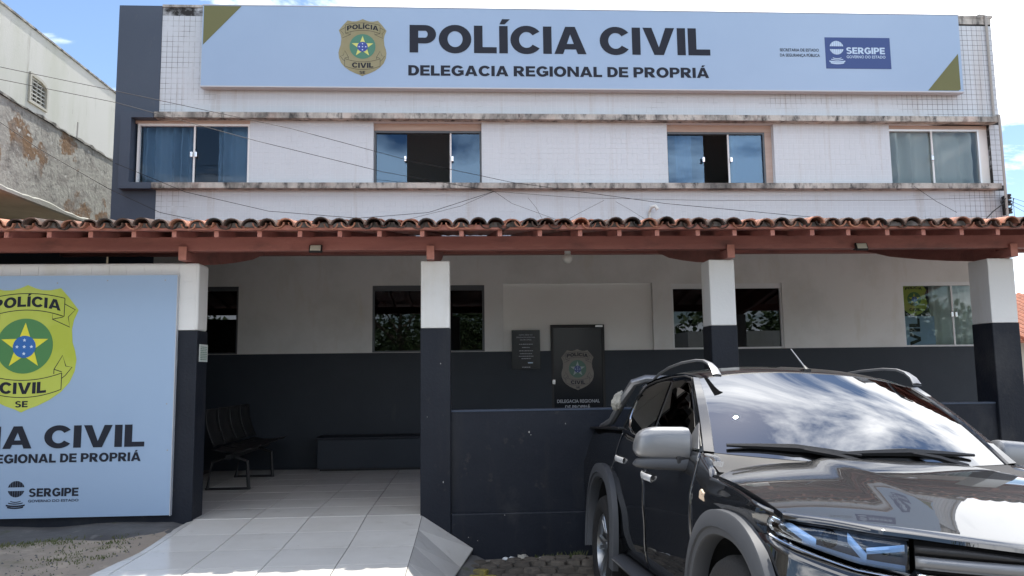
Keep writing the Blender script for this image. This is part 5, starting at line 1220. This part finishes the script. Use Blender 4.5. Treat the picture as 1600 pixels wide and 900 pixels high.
for s_ in (-1, 1):
    v, fc = glyphs('OUTDOOR', .02); a = min(p[0] for p in v); b = max(p[0] for p in v)
    out = []
    for p in v:
        X = -.40+.13*((p[0]-a)/(b-a)) if s_ < 0 else -.27-.13*((p[0]-a)/(b-a)); X = X if s_ > 0 else -.40+.13*((p[0]-a)/(b-a))
        z = 1.122+.024*p[1]/.7-.0*X; out.append((X, s_*(side_w(X, z)+.004), z))
    me = bpy.data.meshes.new('fender_badge'); me.from_pydata(out, [], fc); me.materials.append(MT['handle']); link('fender_badge', me, fen[s_])['kind'] = 'stuff'
# wipers
def wiper(p0, p1, piv, name='wiper'):
    m_ = MB(); A, B2, Pv = Vector(p0), Vector(p1), Vector(piv); mid = A.lerp(B2, .5)+Vector((.01, 0, .012))
    m_.tube([A, A.lerp(B2, .25)+Vector((.004, 0, .007)), mid, A.lerp(B2, .75)+Vector((.004, 0, .007)), B2], [.009, .016, .022, .016, .008], 6)
    m_.tube([mid, mid.lerp(Pv, .5)+Vector((.015, 0, .008)), Pv], [.012, .015, .018], 6); m_.build(name, 'black_plastic', tk, True)
def wsp(u_, v_, o_=.014): p = ws(u_, v_); return (p[0]+o_, p[1], p[2]+o_)
wiper(wsp(-.93, .06), wsp(-.10, .05), wsp(-.05, -.03)); wiper(wsp(-.28, .05), wsp(.74, .07), wsp(.60, -.03))
# side steps
def step(m_, s_):
    P = []
    for x in [-.62-1.72*i_/16 for i_ in range(17)]:
        k = min(1, min(-.62-x, x+2.34)/.12+.15)
        P.append([(x, s_*.80, .415), (x, s_*(.86+.08*k), .42), (x, s_*(.88+.09*k), .405), (x, s_*(.86+.08*k), .375), (x, s_*.80, .365)])
    m_.grid(P)
both(step, 'side_step', 'car_flare', thick=.006)
def mud(m_, s_): m_.prism([(x, s_*.80, z) for x, z in ((-2.33, .52), (-2.37, .25), (-2.40, .25), (-2.38, .52))], (0, s_*.13, 0))
both(mud, 'mud_flap', 'rubber', False)
# bed
m_ = MB(); m_.box(-4.3, -2.7, -.78, .78, .72, .75); m_.grid([[(-2.70, -.8, .72), (-2.70, .8, .72)], [(-2.70, -.8, 1.25), (-2.70, .8, 1.25)]]); m_.build('bed_floor', 'black_plastic', tk)
def bedrail(m_, s_): m_.box(-4.33, -2.6, min(s_*.76, s_*.86), max(s_*.76, s_*.86), 1.27, 1.292)
for o in both(bedrail, 'bed_rail', 'black_plastic', False).values(): bevel(o, .01)
m_ = MB(); m_.box(-4.36, -4.32, -.80, .80, .65, 1.28); bevel(m_.build('tailgate', 'car_paint', tk), .01)
def sport(m_, s_): m_.tube([(-3.55, s_*.80, 1.29), (-3.15, s_*.79, 1.34), (-2.92, s_*.74, 1.52), (-2.82, s_*.69, 1.64), (-2.80, s_*.60, 1.675), (-2.80, 0, 1.69)], [.025, .032, .034, .034, .032, .03], 8)
both(sport, 'sport_bar', 'car_silver')
def tail(m_, s_): m_.prism([(-4.30, s_*.84, .93), (-4.30, s_*.84, 1.26), (-4.12, s_*.885, 1.26), (-4.15, s_*.895, .98)], (-.01, s_*.012, 0))
both(tail, 'tail_lamp', 'roof_red', False)
m_ = MB(); m_.box(-4.2, .4, -.45, .45, .36, .48); m_.build('chassis', 'interior_dark', tk)
# plastic-wrapped bundle strapped to the sport bar
bm = bmesh.new(); bmesh.ops.create_icosphere(bm, subdivisions=3, radius=1); rs_ = random.Random(9)
for v_ in bm.verts: v_.co = Vector((v_.co.x*.05, v_.co.y*.055, v_.co.z*.085))*rs_.uniform(.82, 1.1)
me = bpy.data.meshes.new('plastic_bundle'); bm.to_mesh(me); bm.free(); me.materials.append(MT['vent'])
pb = link('plastic_bundle', me); pb.matrix_world = tk.matrix_world @ Matrix.Translation((-2.97, -.775, 1.50)) @ Matrix.Rotation(R(-25), 4, 'X'); tag(pb, 'crumpled clear plastic bundle tied behind the truck cab', 'bundle')
